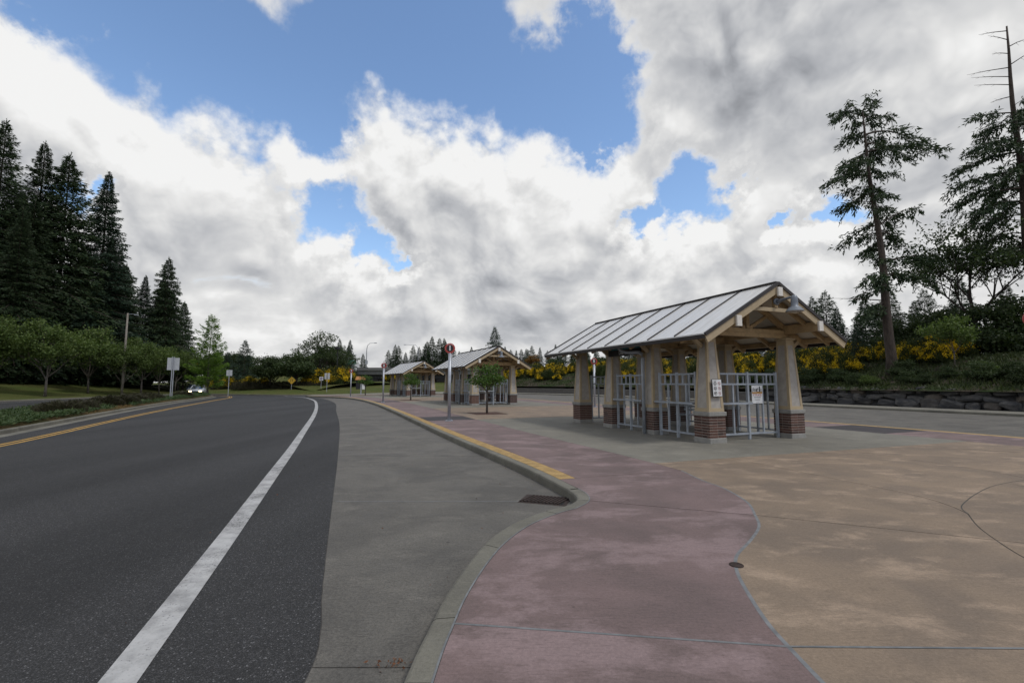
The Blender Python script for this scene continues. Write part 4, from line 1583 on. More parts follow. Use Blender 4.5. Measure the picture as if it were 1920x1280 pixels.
def leafy_meshes(seed, h, spread, trunk_h, mat, bark='bark_grey', leaf=0.18, n_leaf=9000, trunk_r=0.10, levels=3, flat=0.8, upright=0.6, cluster=0.55, lean=0.0):
    """broad-leaved tree: forked limbs, leaves gathered round the twig ends"""
    rng = np.random.default_rng(seed)
    wood = MB()
    tips = []

    def grow(p, d, length, rad, lev):
        q = p + d * length * 0.5 + rng.normal(0, 0.04, 3) * length
        e = p + d * length
        wood.tube([p, q, e], [rad, rad * 0.85, rad * 0.62], 6 if lev < 2 else 4, cap=False)
        if lev >= levels:
            tips.append((e, d, length))
            tips.append((q, d, length))
            return
        if lev > 0:
            tips.append((e, d, length * 0.8))
        n = rng.integers(3, 5)
        a0 = rng.uniform(0, 6.28)
        for k in range(n):
            az = a0 + k * 6.283 / n + rng.normal(0, 0.3)
            out = np.array([math.cos(az), math.sin(az), 0.0])
            nd = d * upright + out * spread * rng.uniform(0.6, 1.1) + np.array([0, 0, 0.25])
            nd /= np.linalg.norm(nd)
            grow(e - d * length * rng.uniform(0, 0.25), nd, length * rng.uniform(0.58, 0.82), rad * 0.55, lev + 1)

    d0 = np.array([lean, 0.0, 1.0])
    d0 /= np.linalg.norm(d0)
    wood.tube([np.zeros(3) - d0 * 0.1, d0 * trunk_h * 0.55, d0 * trunk_h], [trunk_r * 1.25, trunk_r, trunk_r * 0.85], 8)
    first = (h - trunk_h) * 0.42
    n = rng.integers(4, 6)
    for k in range(n):
        az = k * 6.283 / n + rng.normal(0, 0.3)
        nd = np.array([math.cos(az) * spread, math.sin(az) * spread, rng.uniform(0.7, 1.2)])
        nd /= np.linalg.norm(nd)
        grow(d0 * trunk_h * rng.uniform(0.82, 1.0), nd, first * rng.uniform(0.75, 1.1), trunk_r * 0.55, 1)
    grow(d0 * trunk_h, d0, first * 1.1, trunk_r * 0.7, 1)
    T = np.array([t[0] for t in tips])
    idx = rng.integers(0, len(T), n_leaf)
    c = T[idx] + rng.normal(0, cluster * 0.42, (n_leaf, 3)) * np.array([1, 1, flat])
    dr = rng.normal(0, 1, (n_leaf, 3)) + np.array([0, 0, -0.25])
    v = kites(rng, c, dr, rng.uniform(leaf * 0.7, leaf * 1.3, n_leaf), rng.uniform(leaf * 0.45, leaf * 0.8, n_leaf))
    return wood.mesh('trunk', bark, True, False), quad_mesh('crown', v, mat)


def tree(name, meshes, loc, scale, rz, label, group=None, cat='tree', sz=None):
    r = empty(name, loc, rz)
    r.scale = (scale, scale, sz or scale)
    obj_of(meshes[0], 'trunk', r)
    obj_of(meshes[1], 'crown', r)
    return tag(r, label, cat, group)


FIR_A = fir_meshes(1, 32, 6.6, 3.5, dens=1.35, power=0.95, ragged=0.22)
FIR_B = fir_meshes(2, 32, 6.0, 3.0, 'fir_needles_blue', dens=1.4, droop=0.22, power=0.95)
FIR_C = fir_meshes(3, 24, 5.6, 1.5, dens=1.35, droop=0.34, power=0.9, ragged=0.24)
FIR_D = fir_meshes(4, 14, 3.7, 0.6, dens=0.7, step=0.5, sprig=(0.36, 0.66), power=0.95)
FIR_E = fir_meshes(5, 14, 3.3, 0.6, 'fir_needles_blue', dens=0.7, step=0.5, sprig=(0.36, 0.66), power=1.0)
FIR_F = fir_meshes(6, 9, 3.0, 0.8, 'fir_needles_blue', dens=0.9, step=0.36, sprig=(0.24, 0.44), droop=0.18, power=0.95)
DEC_A = leafy_meshes(11, 8.5, 0.62, 2.2, 'leaf_mid', leaf=0.24, n_leaf=9500, trunk_r=0.12, levels=3, upright=0.85, cluster=0.75)
DEC_B = leafy_meshes(12, 8.5, 0.66, 2.0, 'leaf_mid', leaf=0.24, n_leaf=9000, trunk_r=0.10, levels=3, lean=0.06, upright=0.85, cluster=0.75)
DEC_C = leafy_meshes(13, 8.0, 0.9, 2.0, 'leaf_dark', 'bark_dark', leaf=0.26, n_leaf=15000, trunk_r=0.16, levels=3)

# the wood on the left: (X, Y, base height, tree height, shape, label)
fir_lbl = {
    'edge': 'tall dark fir behind the lawn, cut off by the wood edge beside the twin-tipped fir',
    'twin': 'tall dark fir with a dense ragged tip above the roadside maples',
}
wood_firs = [
    (-70.0, 60.0, 2.0, 36.0, FIR_A, 'tallest dark fir of the wood, standing before the twin-topped one'),
    (-68.6, 64.0, 2.0, 35.0, FIR_A, 'tall ragged dark fir between the tallest fir and the bluish spire'),
    (-66.4, 65.6, 2.0, 34.0, FIR_C, 'broad dark fir whose tip rises close beside its ragged taller neighbour'),
    (-64.4, 70.0, 2.0, 33.4, FIR_B, 'bluish spire-shaped fir rising alone above the middle of the wood'),
    (-60.0, 78.0, 2.0, 21.6, FIR_C, 'fir at the end of the wood with branches reaching toward the road'),
]
for k, (x, y, z, h, me, lb) in enumerate(wood_firs):
    hh = 32 if me in (FIR_A, FIR_B) else 24
    tree('fir_tree', me, (x, y, z - 0.1), h / hh, 1.3 * k, lb, 'firs of the wood behind the lawn')
fill = [(-64.8, 58.5, 23, FIR_A), (-73.5, 64, 25, FIR_C), (-65.6, 74.5, 22, FIR_A), (-62.6, 72.5, 19, FIR_C), (-62.2, 76, 18, FIR_B), (-66.0, 61.0, 25, FIR_C), (-74, 52, 28, FIR_B), (-71, 55.5, 22, FIR_A), (-64.0, 66.5, 20, FIR_A), (-63.8, 82, 19, FIR_A), (-61.5, 84.5, 15, FIR_C),
        (-78, 70, 30, FIR_A), (-72, 80, 26, FIR_B), (-68, 88, 20, FIR_C), (-82, 60, 30, FIR_C), (-66.5, 53, 19, FIR_C), (-80, 47, 30, FIR_A), (-76, 42, 27, FIR_C)]
for k, (x, y, h, me) in enumerate(fill):
    hh = 32 if me in (FIR_A, FIR_B) else 24
    tree('fir_tree', me, (x, y, 1.9), h / hh, 0.9 * k + 0.4, 'dark fir packed into the shade of the wood behind the lawn', 'firs filling the wood', sz=h / hh)
# slim trunks and scrub in the shade of the wood
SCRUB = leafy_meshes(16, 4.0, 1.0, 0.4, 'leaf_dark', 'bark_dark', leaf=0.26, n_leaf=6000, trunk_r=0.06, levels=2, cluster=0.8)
rr = random.Random(5)
for k in range(16):
    i = 22 + k * 1.9
    a = offset(LE, -17.5 - rr.uniform(0, 4.5))
    p = a[min(len(a) - 1, int(i))]
    tree('shade_shrub', SCRUB, (p.x, p.y, 1.75), rr.uniform(0.8, 1.35), rr.uniform(0, 6), 'dark shrub in the shade under the firs', 'shrubs under the firs', 'shrub')

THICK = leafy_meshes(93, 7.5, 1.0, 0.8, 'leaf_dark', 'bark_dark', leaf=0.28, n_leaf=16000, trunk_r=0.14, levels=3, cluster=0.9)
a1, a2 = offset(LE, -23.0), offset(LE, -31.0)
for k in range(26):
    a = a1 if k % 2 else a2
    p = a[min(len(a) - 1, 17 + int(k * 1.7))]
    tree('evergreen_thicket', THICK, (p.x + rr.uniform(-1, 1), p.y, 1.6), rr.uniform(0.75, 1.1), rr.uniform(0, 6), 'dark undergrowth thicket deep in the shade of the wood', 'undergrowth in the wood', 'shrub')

rng = np.random.default_rng(95)
n = 5200
th = rng.uniform(0, 6.283, n)
rad = np.sqrt(rng.random(n))
p = np.stack([np.cos(th) * rad * 1.9, np.sin(th) * rad * 1.6, np.sqrt(np.maximum(0, 1 - rad ** 2)) * rng.uniform(0.0, 1.0, n) * 2.3 * (1 + 0.25 * np.sin(4 * th))], 1)
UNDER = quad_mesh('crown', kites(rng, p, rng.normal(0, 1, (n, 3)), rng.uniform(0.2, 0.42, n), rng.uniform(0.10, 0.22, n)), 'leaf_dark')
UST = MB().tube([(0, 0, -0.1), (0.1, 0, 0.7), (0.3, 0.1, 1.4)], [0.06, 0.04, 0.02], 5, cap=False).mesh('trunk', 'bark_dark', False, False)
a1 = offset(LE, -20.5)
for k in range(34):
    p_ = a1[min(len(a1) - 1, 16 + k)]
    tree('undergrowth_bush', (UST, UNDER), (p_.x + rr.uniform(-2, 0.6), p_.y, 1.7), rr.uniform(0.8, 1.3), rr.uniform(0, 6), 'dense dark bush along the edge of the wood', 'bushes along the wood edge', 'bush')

for k in range(22):
    x_, y_ = -70 - k * 1.7, 84 + k * 0.55 + rr.uniform(-2, 2)
    tree('undergrowth_bush', (UST, UNDER), (x_, y_, 1.7), rr.uniform(1.3, 1.9), rr.uniform(0, 6), 'dense dark bush deep behind the wood', 'bushes deep behind the wood', 'bush')

# maples along the verge
maples = [(-55.6, 48.4, 0.15, 8.8, DEC_A, 'leaning pale-limbed maple, first of the row along the verge'),
          (-52.6, 51.6, 0.15, 8.6, DEC_A, 'maple with a forked grey trunk on the lawn, second of the row'),
          (-55.2, 59.6, 0.30, 9.2, DEC_B, 'round-headed maple on the lawn between the forked one and the lamp post'),
          (-52.4, 61.4, 0.15, 7.4, DEC_B, 'low maple growing right beside the wooden lamp post'),
          (-52.2, 64.4, 0.15, 7.8, DEC_A, 'maple beyond the wooden lamp post, behind the big sign back'),
          (-54.0, 70.0, 0.15, 7.6, DEC_B, 'maple with dull green crown nearest the distant cars')]
for k, (x, y, z, h, me, lb) in enumerate(maples):
    tree('maple_tree', me, (x, y, z), h / 8.5 * 0.98, 2.1 * k + 0.5, lb, 'maples along the verge')
for k, (x, y, h) in enumerate([(-56.0, 76, 7.2), (-57.6, 80, 7.0), (-58.6, 83.5, 7.2), (-59.2, 87, 7.0), (-60.6, 91, 7.0), (-57.0, 78, 6.0), (-61.5, 96, 7)]):
    tree('maple_tree', DEC_C if k % 2 else DEC_B, (x, y, 0.3), h / 8.5, 1.7 * k, 'small maple of the far end of the verge row', 'small maples at the far end of the verge')

# bright young tree in the median
SPIRE = fir_meshes(21, 10.6, 2.3, 1.6, 'leaf_bright', dens=1.7, step=0.55, droop=-0.30, ragged=0.25, bark='bark_grey', power=0.62, trunk_r=0.10, sprig=(0.28, 0.44), hang=0.05)
tree('sweetgum_tree', SPIRE, (-40.6, 61.0, 0.05), 1.0, 0.3, 'slender bright green tree in the planted median', None)

# trees across the far end of the road
tree('cedar_tree', FIR_F, (-47.6, 81.0, 0.9), 0.93, 0.0, 'grey-green cedar with a pale pointed tip at the road bend')
tree('spruce_tree', FIR_F, (-52.5, 84.0, 0.9), 0.72, 1.0, 'low dark spruce behind the small sign back at the bend')
ROUND = leafy_meshes(31, 6.2, 1.0, 1.6, 'leaf_dark', 'bark_dark', leaf=0.26, n_leaf=14000, trunk_r=0.14, levels=3, cluster=0.7, flat=0.9)
OPEN = leafy_meshes(32, 9.0, 0.75, 2.6, 'leaf_dark', 'bark_dark', leaf=0.26, n_leaf=5200, trunk_r=0.13, levels=4, cluster=0.42)
tree('round_tree', ROUND, (-40.5, 76.5, 0.5), 1.0, 0.2, 'dark round-headed tree left of the yellow warning sign')
tree('round_tree', ROUND, (-35.6, 75.5, 0.5), 1.08, 2.2, 'largest dark round-headed tree, behind the yellow warning sign')
tree('open_tree', OPEN, (-34.2, 81.0, 1.0), 1.0, 0.9, 'open dark tree with sky gaps just behind the round-headed tree')
tree('open_tree', OPEN, (-34.6, 85.0, 1.2), 0.82, 2.9, 'thin airy tree behind the no-entry sign')
tree('open_tree', OPEN, (-33.2, 88.0, 1.3), 0.78, 4.4, 'airy dark tree around the black car-park lamp')
DARK2 = fir_meshes(33, 14, 4.0, 0.6, dens=0.7, step=0.5, sprig=(0.36, 0.66), power=0.8)
far_firs = [(-44.5, 112, 1.5, 9.0), (-42.6, 112, 1.5, 11.0), (-41.0, 114, 1.5, 9.6), (-39.6, 111, 1.5, 10.6), (-38.0, 116, 1.5, 7.6), (-47.5, 112, 1.5, 8.4)]
for k, (x, y, z, h) in enumerate(far_firs):
    tree('fir_tree', FIR_E if k % 2 else FIR_D, (x, y, z), h / 14, k * 1.1, 'far fir left of the bridge, behind the green road sign', 'far firs left of the bridge')
mid_firs = [(-37.5, 138, 4.0, 8.5), (-36.0, 140, 4.0, 10.5), (-34.5, 138, 4.0, 10.0), (-33.0, 141, 4.0, 8.0), (-30.0, 138, 4.0, 10.0), (-27.8, 136, 3.5, 10.0), (-25.8, 138, 3.0, 12.5), (-24.0, 136, 3.0, 14.0), (-22.0, 138, 3.0, 13.6), (-20.2, 138, 3.0, 12.6), (-18.4, 140, 3.0, 11.5), (-16.4, 141, 3.0, 9.5), (-26.8, 141, 3.0, 12.0), (-21.2, 142, 3.0, 14.0)]
for k, (x, y, z, h) in enumerate(mid_firs):
    tree('fir_tree', FIR_D if k % 2 else DARK2, (x, y, z), h / 14 * 0.9, k * 1.7, 'far fir in the clump rising behind the farthest shelter', 'far firs behind the farthest shelter')
tree('fir_tree', FIR_F, (-4.9, 130, 5.0), 1.42, 0.4, 'lone fir spire standing above the middle shelter roof')
rr = random.Random(9)
for k in range(52):
    x = -12 + k * 1.05 + rr.uniform(-0.5, 0.5)
    y = 128 - max(0, k - 12) * 0.78 + rr.uniform(-4, 4)
    tree('fir_tree', (FIR_D, FIR_E, DARK2)[k % 3], (x, y, 4.2), rr.uniform(4.6, 7.6) / 14 * 1.05, rr.uniform(0, 6), 'far fir in the tree line beyond the car park', 'fir tree line beyond the car park')

# hillside on the right
BROOM_G = []
for sd in (41, 42, 43):
    rng = np.random.default_rng(sd)
    n = 4200
    th = rng.uniform(0, 6.283, n)
    rad = np.sqrt(rng.random(n)) * 0.95
    zt = (1 - rad ** 2 * 0.75) * rng.uniform(0.25, 1.0, n) * 1.75
    bump_ = 1 + 0.22 * np.sin(3 * th + sd) + 0.15 * np.sin(7 * th)
    p = np.stack([np.cos(th) * rad * bump_, np.sin(th) * rad * bump_, zt * (1 + 0.15 * np.sin(5 * th + 2 * sd))], 1)
    dr = np.stack([np.cos(th) * 0.5, np.sin(th) * 0.5, np.full(n, 1.0)], 1) + rng.normal(0, 0.3, (n, 3))
    g = quad_mesh('foliage', kites(rng, p, dr, rng.uniform(0.16, 0.36, n), rng.uniform(0.03, 0.07, n)), 'broom_green')
    nc = 46
    cth = rng.uniform(0, 6.283, nc)
    cr = 0.25 + 0.72 * np.sqrt(rng.random(nc))
    cz = (1 - cr ** 2 * 0.72) * 1.75 * rng.uniform(0.72, 1.04, nc)
    cen = np.stack([np.cos(cth) * cr, np.sin(cth) * cr, cz], 1)
    m_ = 3600
    idx = rng.integers(0, nc, m_)
    p = cen[idx] + rng.normal(0, 1, (m_, 3)) * np.array([0.15, 0.15, 0.11])
    f = quad_mesh('blossom', kites(rng, p, rng.normal(0, 1, (m_, 3)), rng.uniform(0.05, 0.10, m_), rng.uniform(0.05, 0.08, m_)), 'broom_flower')
    stems = MB()
    for k in range(9):
        a = k * 0.7
        stems.tube([(0.08 * math.cos(a), 0.08 * math.sin(a), -0.15), (0.35 * math.cos(a), 0.35 * math.sin(a), 0.6), (0.6 * math.cos(a), 0.6 * math.sin(a), 1.15)], [0.025, 0.018, 0.006], 4, cap=False)
    BROOM_G.append((stems.mesh('stem', 'bark_dark', False, False), g, f))


def shrub(name, parts, loc, scale, rz, label, group, cat='shrub', sz=None):
    r = empty(name, loc, rz)
    r.scale = (scale, scale, sz or scale)
    for me in parts:
        obj_of(me, me.name.split('.')[0], r)
    return tag(r, label, cat, group)


rr = random.Random(21)
broom_spots = []
for i in np.arange(19.5, 81, 1.2):
    for k in range(3 if i < 60 else 5):
        w_ = rr.uniform(40.0, 44.5) if k % 3 < 2 else rr.uniform(36.0, 40.0)
        if w_ < 40.2 and 17 < i < 26.5:
            continue                                            # open grass round the weathered fir
        broom_spots.append((i + rr.uniform(-0.9, 0.9), w_))
for k, (i, w_) in enumerate(broom_spots):
    p = hill_point(i, w_)
    s = rr.uniform(0.72, 1.15)
    high = w_ > 39.5
    parts = BROOM_G[k % 3] if (rr.random() < (0.88 if high else 0.6)) else BROOM_G[k % 3][:2]
    yel = len(parts) == 3
    size = 'large' if s > 1.0 else 'small' if s < 0.86 else 'middling'
    where = ('near the crest' if high else 'low on the slope') + (' above the boulder wall' if i < 33 else ' above the block wall')
    lb = size + ' broom bush ' + ('in yellow blossom ' if yel else 'without blossom ') + where
    shrub('broom_bush', parts, (p.x, p.y, p.z - 0.1), s, rr.uniform(0, 6.2), lb, lb.replace('bush', 'bushes'), 'bush')
# dark evergreen shrubs low on the slope
LOW = leafy_meshes(51, 1.5, 1.4, 0.15, 'leaf_dark', 'bark_dark', leaf=0.10, n_leaf=6500, trunk_r=0.03, levels=3, cluster=0.30)
LOWG = leafy_meshes(52, 1.4, 1.2, 0.15, 'leaf_mid', 'bark_dark', leaf=0.10, n_leaf=6500, trunk_r=0.03, levels=3, cluster=0.30)
rr = random.Random(33)
for k, i in enumerate(np.arange(4, 44, 1.5)):
    p = hill_point(i + rr.uniform(-.5, .5), rr.uniform(34.2, 37.2))
    me = LOWG if k % 5 == 2 else LOW
    tree('low_shrub', me, (p.x, p.y, p.z - 0.08), rr.uniform(0.6, 1.15), rr.uniform(0, 6), 'rounded mid-green shrub just above the wall' if k % 5 == 2 else 'dark evergreen shrub just above the wall', 'mid-green shrubs above the wall' if k % 5 == 2 else 'dark shrubs above the wall', 'shrub')
# grass and ivy over the slope: nobody could count it
rng = np.random.default_rng(61)
n = 44000
ii = rng.uniform(-4, 81, n)
ww = rng.uniform(33.5, 44.0, n)
kl0 = np.array([tuple(p) for p in KL])
nrm_ = np.array([tuple((q - p)) for p, q in zip(KL, offset(KL, 1.0))])
f_i = np.clip(ii + NB, 0, len(KL) - 1.001)
i0_ = f_i.astype(int)
fr = (f_i - i0_)[:, None]
base = (kl0[i0_] * (1 - fr) + kl0[i0_ + 1] * fr)
nn = (nrm_[i0_] * (1 - fr) + nrm_[i0_ + 1] * fr)
xy = base + nn * ww[:, None]
zz = np.interp(ww, [a for a, b in hill_prof], [b for a, b in hill_prof])
p = np.column_stack([xy, zz - 0.03])
dr = rng.normal(0, 0.55, (n, 3)) + np.array([0, 0, 1.0])
o = obj_of(quad_mesh('slope_grass', kites(rng, p, dr, rng.uniform(0.12, 0.42, n), rng.uniform(0.04, 0.10, n)), 'broom_green'), 'slope_grass')
tag(o, 'rough grass and ivy growing over the slope', 'grass', None, 'stuff')

# two weathered firs and their neighbours on the slope
def weathered_fir(seed, h, trunk_r, limbs, mat='fir_needles', dead=(), lean=(0, 0), spr=0.46, dens=1.0):
    """irregular conifer: limbs given as (height, azimuth, length, rise, sag)"""
    rng = np.random.default_rng(seed)
    wood = MB()
    axis = lambda z: np.array([lean[0] * (z / h) ** 1.5 + 0.10 * math.sin(z * 0.5 + seed), lean[1] * (z / h), z])
    zs = np.linspace(-0.4, h, 14)
    wood.tube([axis(max(0, z)) + np.array([0, 0, min(0, z)]) for z in zs], [trunk_r * (1 - 0.88 * k / 13) * (1.5 if k == 0 else 1.0) for k in range(14)], 10)
    P, D = [], []

    def curve(o, hd, L_, rise, sag, t):
        return o + hd * (L_ * t)[:, None] + np.array([0, 0, 1.0]) * (L_ * (rise * t - sag * t * t))[:, None]

    for z, az, L_, rise, sag in limbs:
        hd = np.array([math.cos(az), math.sin(az), 0.0])
        pd = np.array([-math.sin(az), math.cos(az), 0.0])
        o = axis(z)
        cs = curve(o, hd, L_, rise, sag, np.linspace(0, 1, 6))
        wood.tube(list(cs), [max(0.012, 0.020 * L_ * (1 - 0.85 * k / 5)) for k in range(6)], 5, cap=False)
        nt = int(4 + L_ * 4.2)
        for k in range(nt):                                     # twigs to both sides, drooping sprays on them
            t0 = 0.22 + 0.78 * (k + rng.random()) / nt
            p0 = curve(o, hd, L_, rise, sag, np.array([t0]))[0]
            sd = rng.choice([-1.0, 1.0])
            tl = L_ * 0.34 * (1.15 - 0.8 * t0) * rng.uniform(0.4, 1.4) + 0.30
            td = hd * 0.75 + pd * sd * rng.uniform(0.4, 1.0) + np.array([0, 0, rng.uniform(-0.75, 0.25)])
            td /= np.linalg.norm(td)
            n = int(dens * (8 + tl * 20))
            u = rng.random(n)
            pp = p0 + td * (tl * u)[:, None] + rng.normal(0, 0.07, (n, 3))
            pp[:, 2] -= 0.45 * tl * u ** 2
            dd = td * 0.5 + rng.normal(0, 0.45, (n, 3)) + np.array([0, 0, -0.45])
            P.append(pp)
            D.append(dd)
    for z, az, L_, rise in dead:
        o = axis(z)
        hd = np.array([math.cos(az), math.sin(az), rise])
        e = o + hd * L_
        wood.tube([o, o + hd * L_ * 0.5 + np.array([0, 0, 0.05]), e], [0.045, 0.03, 0.008], 4, cap=False)
        for k in range(3):
            s = o + hd * L_ * (0.45 + 0.18 * k)
            wood.tube([s, s + np.array([hd[0] * 0.3, hd[1] * 0.3, -0.16 + 0.1 * (k % 2) * 3])], [0.012, 0.004], 3, cap=False)
    P, D = np.concatenate(P), np.concatenate(D)
    n = len(P)
    v = kites(rng, P, D, rng.uniform(spr * 0.55, spr, n), rng.uniform(0.07, 0.13, n))
    return wood.mesh('trunk', 'bark_fir', True, False), quad_mesh('crown', v, mat)


def limbs_random(seed, z0, z1, n, lmin, lmax, prof, bias=None):
    rng = np.random.default_rng(seed)
    out = []
    for k in range(n):
        z = z0 + (z1 - z0) * (k + rng.random()) / n
        az = rng.uniform(0, 6.283)
        L_ = rng.uniform(lmin, lmax) * prof((z - z0) / (z1 - z0))
        if bias:
            L_ *= 1 + bias * math.cos(az)
        out.append((z, az, L_, rng.uniform(-0.25, 0.55), rng.uniform(0.15, 0.85)))
    return out


bump_prof = lambda f: (0.75 if f < 0.22 else 0.55 if f < 0.38 else 0.95 if f < 0.8 else 0.75)
limbs1 = limbs_random(71, 4.6, 21.5, 50, 1.2, 3.4, bump_prof)
limbs1 += [(21.9, math.pi, 2.4, 0.25, 0.65), (21.4, 2.7, 2.0, 0.75, 0.3), (19.8, 0.0, 4.7, 0.42, 0.62), (19.0, 0.3, 4.2, 0.40, 0.55), (18.3, -0.3, 4.9, 0.22, 0.36), (21.3, 0.2, 2.6, 0.4, 0.3), (12.0, 0.1, 3.6, 0.75, 0.25), (16.3, math.pi, 3.4, 0.1, 0.25), (9.0, 0.1, 4.4, 0.35, 0.2), (8.0, 0.0, 4.2, 0.15, 0.35)]
limbs1 += [(21.6, 1.0, 1.5, 0.9, 0.3), (21.7, 4.5, 1.4, 0.9, 0.3), (21.5, 3.4, 1.6, 0.9, 0.3), (21.8, 0.2, 1.3, 1.2, 0.3)]
WFIR1 = weathered_fir(72, 21.9, 0.38, limbs1, dead=[(5.9, math.pi + 0.1, 4.6, 0.02), (11.4, 0.0, 1.6, 0.0), (10.9, 0.2, 1.4, 0.02)], lean=(-1.0, 0), dens=0.66)
WFP = (30.1, 36.0)
tree('weathered_fir', WFIR1, (WFP[0], WFP[1], 2.3), 1.0, 0.0, 'tall weathered fir with a crooked tip and bare lower trunk on the slope', None, 'tree')
limbs2 = limbs_random(81, 9.0, 21.5, 38, 2.6, 5.2, lambda f: 1.0 - 0.55 * f)
limbs2 += [(20.5, math.pi, 3.2, 0.0, 0.1), (18.0, math.pi + .2, 4.4, 0.1, 0.3), (17.2, math.pi - 0.2, 4.6, 0.0, 0.3), (15.6, math.pi, 5.4, -0.05, 0.2), (14.2, math.pi - .1, 5.2, 0.0, 0.25), (13.0, math.pi + .2, 4.8, 0.1, 0.35)]
WFIR2 = weathered_fir(82, 28.0, 0.46, limbs2, dead=[(27.6, math.pi, 2.4, -0.15), (26.8, math.pi + .3, 2.6, -0.1), (25.6, math.pi, 1.4, 0.0), (24.4, math.pi - .2, 3.0, -0.08), (23.6, math.pi + .1, 3.6, -0.1), (22.9, math.pi, 3.0, -0.02), (21.9, math.pi, 1.8, -0.3), (26.2, 0.2, 2.0, 0.5), (24.6, 0.0, 2.2, 0.6), (11.5, math.pi, 4.6, 0.05)], dens=0.75)
tree('weathered_fir', WFIR2, (40.7, 35.0, 2.9), 1.0, 0.0, 'fir with a dead bare top and heavy boughs at the slope edge', None, 'tree')
ALDER = leafy_meshes(91, 13.0, 0.75, 4.4, 'leaf_dark', 'bark_dark', leaf=0.24, n_leaf=7600, trunk_r=0.17, levels=4, cluster=0.6, lean=-0.10)
tree('alder_tree', ALDER, (39.4, 38.4, 2.9), 0.98, 0.7, 'open leafy alder between the two weathered firs')
SAPL = leafy_meshes(92, 5.0, 0.7, 1.6, 'leaf_mid', 'bark_grey', leaf=0.20, n_leaf=3200, trunk_r=0.05, levels=3, cluster=0.5)
tree('sapling', SAPL, (32.6, 33.5, 2.6), 0.85, 0.3, 'thin pale-stemmed sapling beside the weathered fir')
for k, (x, y, z, s) in enumerate([(37.6, 38.6, 3.0, 0.85), (40.2, 36.2, 2.9, 0.95), (42.8, 33.0, 2.7, 0.95), (38.8, 41.6, 4.2, 0.7), (43.4, 37.2, 4.0, 0.85), (46.5, 33, 4.2, 0.9), (36.6, 42.5, 4.3, 0.6), (46, 28, 3.4, 0.9)]):
    tree('evergreen_thicket', THICK, (x, y, z - 0.9), s, k * 1.3, 'dark evergreen thicket below the alder on the slope', 'evergreen thickets on the slope', 'shrub')
back_firs = [(33.0, 62, 13.0), (35.4, 60, 12.0), (37.0, 62, 14.5), (39.4, 59, 12.6), (41.8, 60, 14.0), (44.6, 57, 12.4), (47, 56, 13.6), (49.5, 54, 12.6), (52, 52, 14.2), (54, 49, 12), (56, 46, 13.6), (31.0, 66, 10.5), (28.6, 70, 9.5), (46, 47, 9), (58, 42, 14), (60, 37, 14), (38.2, 57, 9), (40.4, 56, 10), (42.6, 55.5, 9), (44.2, 54, 10.5), (35.6, 58, 9), (46.4, 52, 10), (48.6, 50.5, 9)]
for k, (x, y, h) in enumerate(back_firs):
    tree('fir_tree', (FIR_D, DARK2, FIR_E)[k % 3], (x, y, 3.8), h / 14 * 0.80, k * 1.2, 'fir behind the weathered tree at the back of the slope', 'firs at the back of the slope', sz=h / 14 * 0.72)
tree('amber_tree', leafy_meshes(94, 5, 1.0, 1.2, 'autumn_leaf', 'bark_grey', leaf=0.22, n_leaf=4000, trunk_r=0.08, levels=3, cluster=0.5), (5.0, 108, 5.0), 0.75, 0.0, 'orange-leaved tree by the far end of the car park')
for k, (i, w_, s) in enumerate([(41, 41.5, 0.52), (47, 43, 0.45), (37, 40.0, 0.42), (33.5, 40.5, 0.45), (28, 42, 0.4)]):
    p = hill_point(i, w_)
    tree('slope_conifer', FIR_F, (p.x, p.y, p.z - 0.1), s, k * 1.4, 'small green conifer among the broom on the slope', 'small conifers among the broom')

# platform trees in square mulch pits
YOUNG = leafy_meshes(101, 3.05, 0.95, 1.35, 'leaf_young', 'bark_grey', leaf=0.14, n_leaf=1700, trunk_r=0.055, levels=3, flat=0.62, cluster=0.42, upright=0.45)
for k, (x, y, s, lb) in enumerate([(-1.34, 24.6, 0.94, 'small round-topped tree in a mulch pit before the middle shelter'), (-9.7, 43.9, 0.92, 'small tree in a mulch pit before the farthest shelter'), (-19.6, 61.2, 0.95, 'small tree in a mulch pit beside the information kiosk')]):
    tree('platform_tree', YOUNG, (x, y, 0.012), s, 1.9 * k, lb, 'young trees on the platform')
    pit = MB().prism([(-0.85, -0.85), (0.85, -0.85), (0.85, 0.85), (-0.85, 0.85)], -0.02, 0.012).build('tree_pit', 'mulch')
    pit.location, pit.rotation_euler = (x, y, 0.0), (0, 0, R(22 + 4 * k))
    structure(pit)

# median planting
HEATH = []
for sd in (111, 112):
    rng = np.random.default_rng(sd)
    n = 3600
    th = rng.uniform(0, 6.283, n)
    rad = np.sqrt(rng.random(n))
    zt = np.sqrt(np.maximum(0, 1 - rad ** 2)) * rng.uniform(0.35, 1.0, n) * 0.62 * (1 + 0.2 * np.sin(3 * th))
    p = np.stack([np.cos(th) * rad * 0.95, np.sin(th) * rad * 0.8, zt], 1)
    dr = np.stack([np.cos(th) * 0.6, np.sin(th) * 0.6, np.full(n, 0.9)], 1) + rng.normal(0, 0.25, (n, 3))
    g = quad_mesh('foliage', kites(rng, p, dr, rng.uniform(0.10, 0.22, n), rng.uniform(0.02, 0.045, n)), 'heather_brown')
    st = MB()
    for k in range(7):
        st.tube([(0, 0, -0.06), (0.5 * math.cos(k * .9), 0.5 * math.sin(k * .9), 0.3)], [0.015, 0.005], 4, cap=False)
    HEATH.append((st.mesh('stem', 'bark_dark', False, False), g))
MKo = {w_: offset(MK, -w_) for w_ in (0.9, 1.3, 1.8, 2.3, 2.8)}
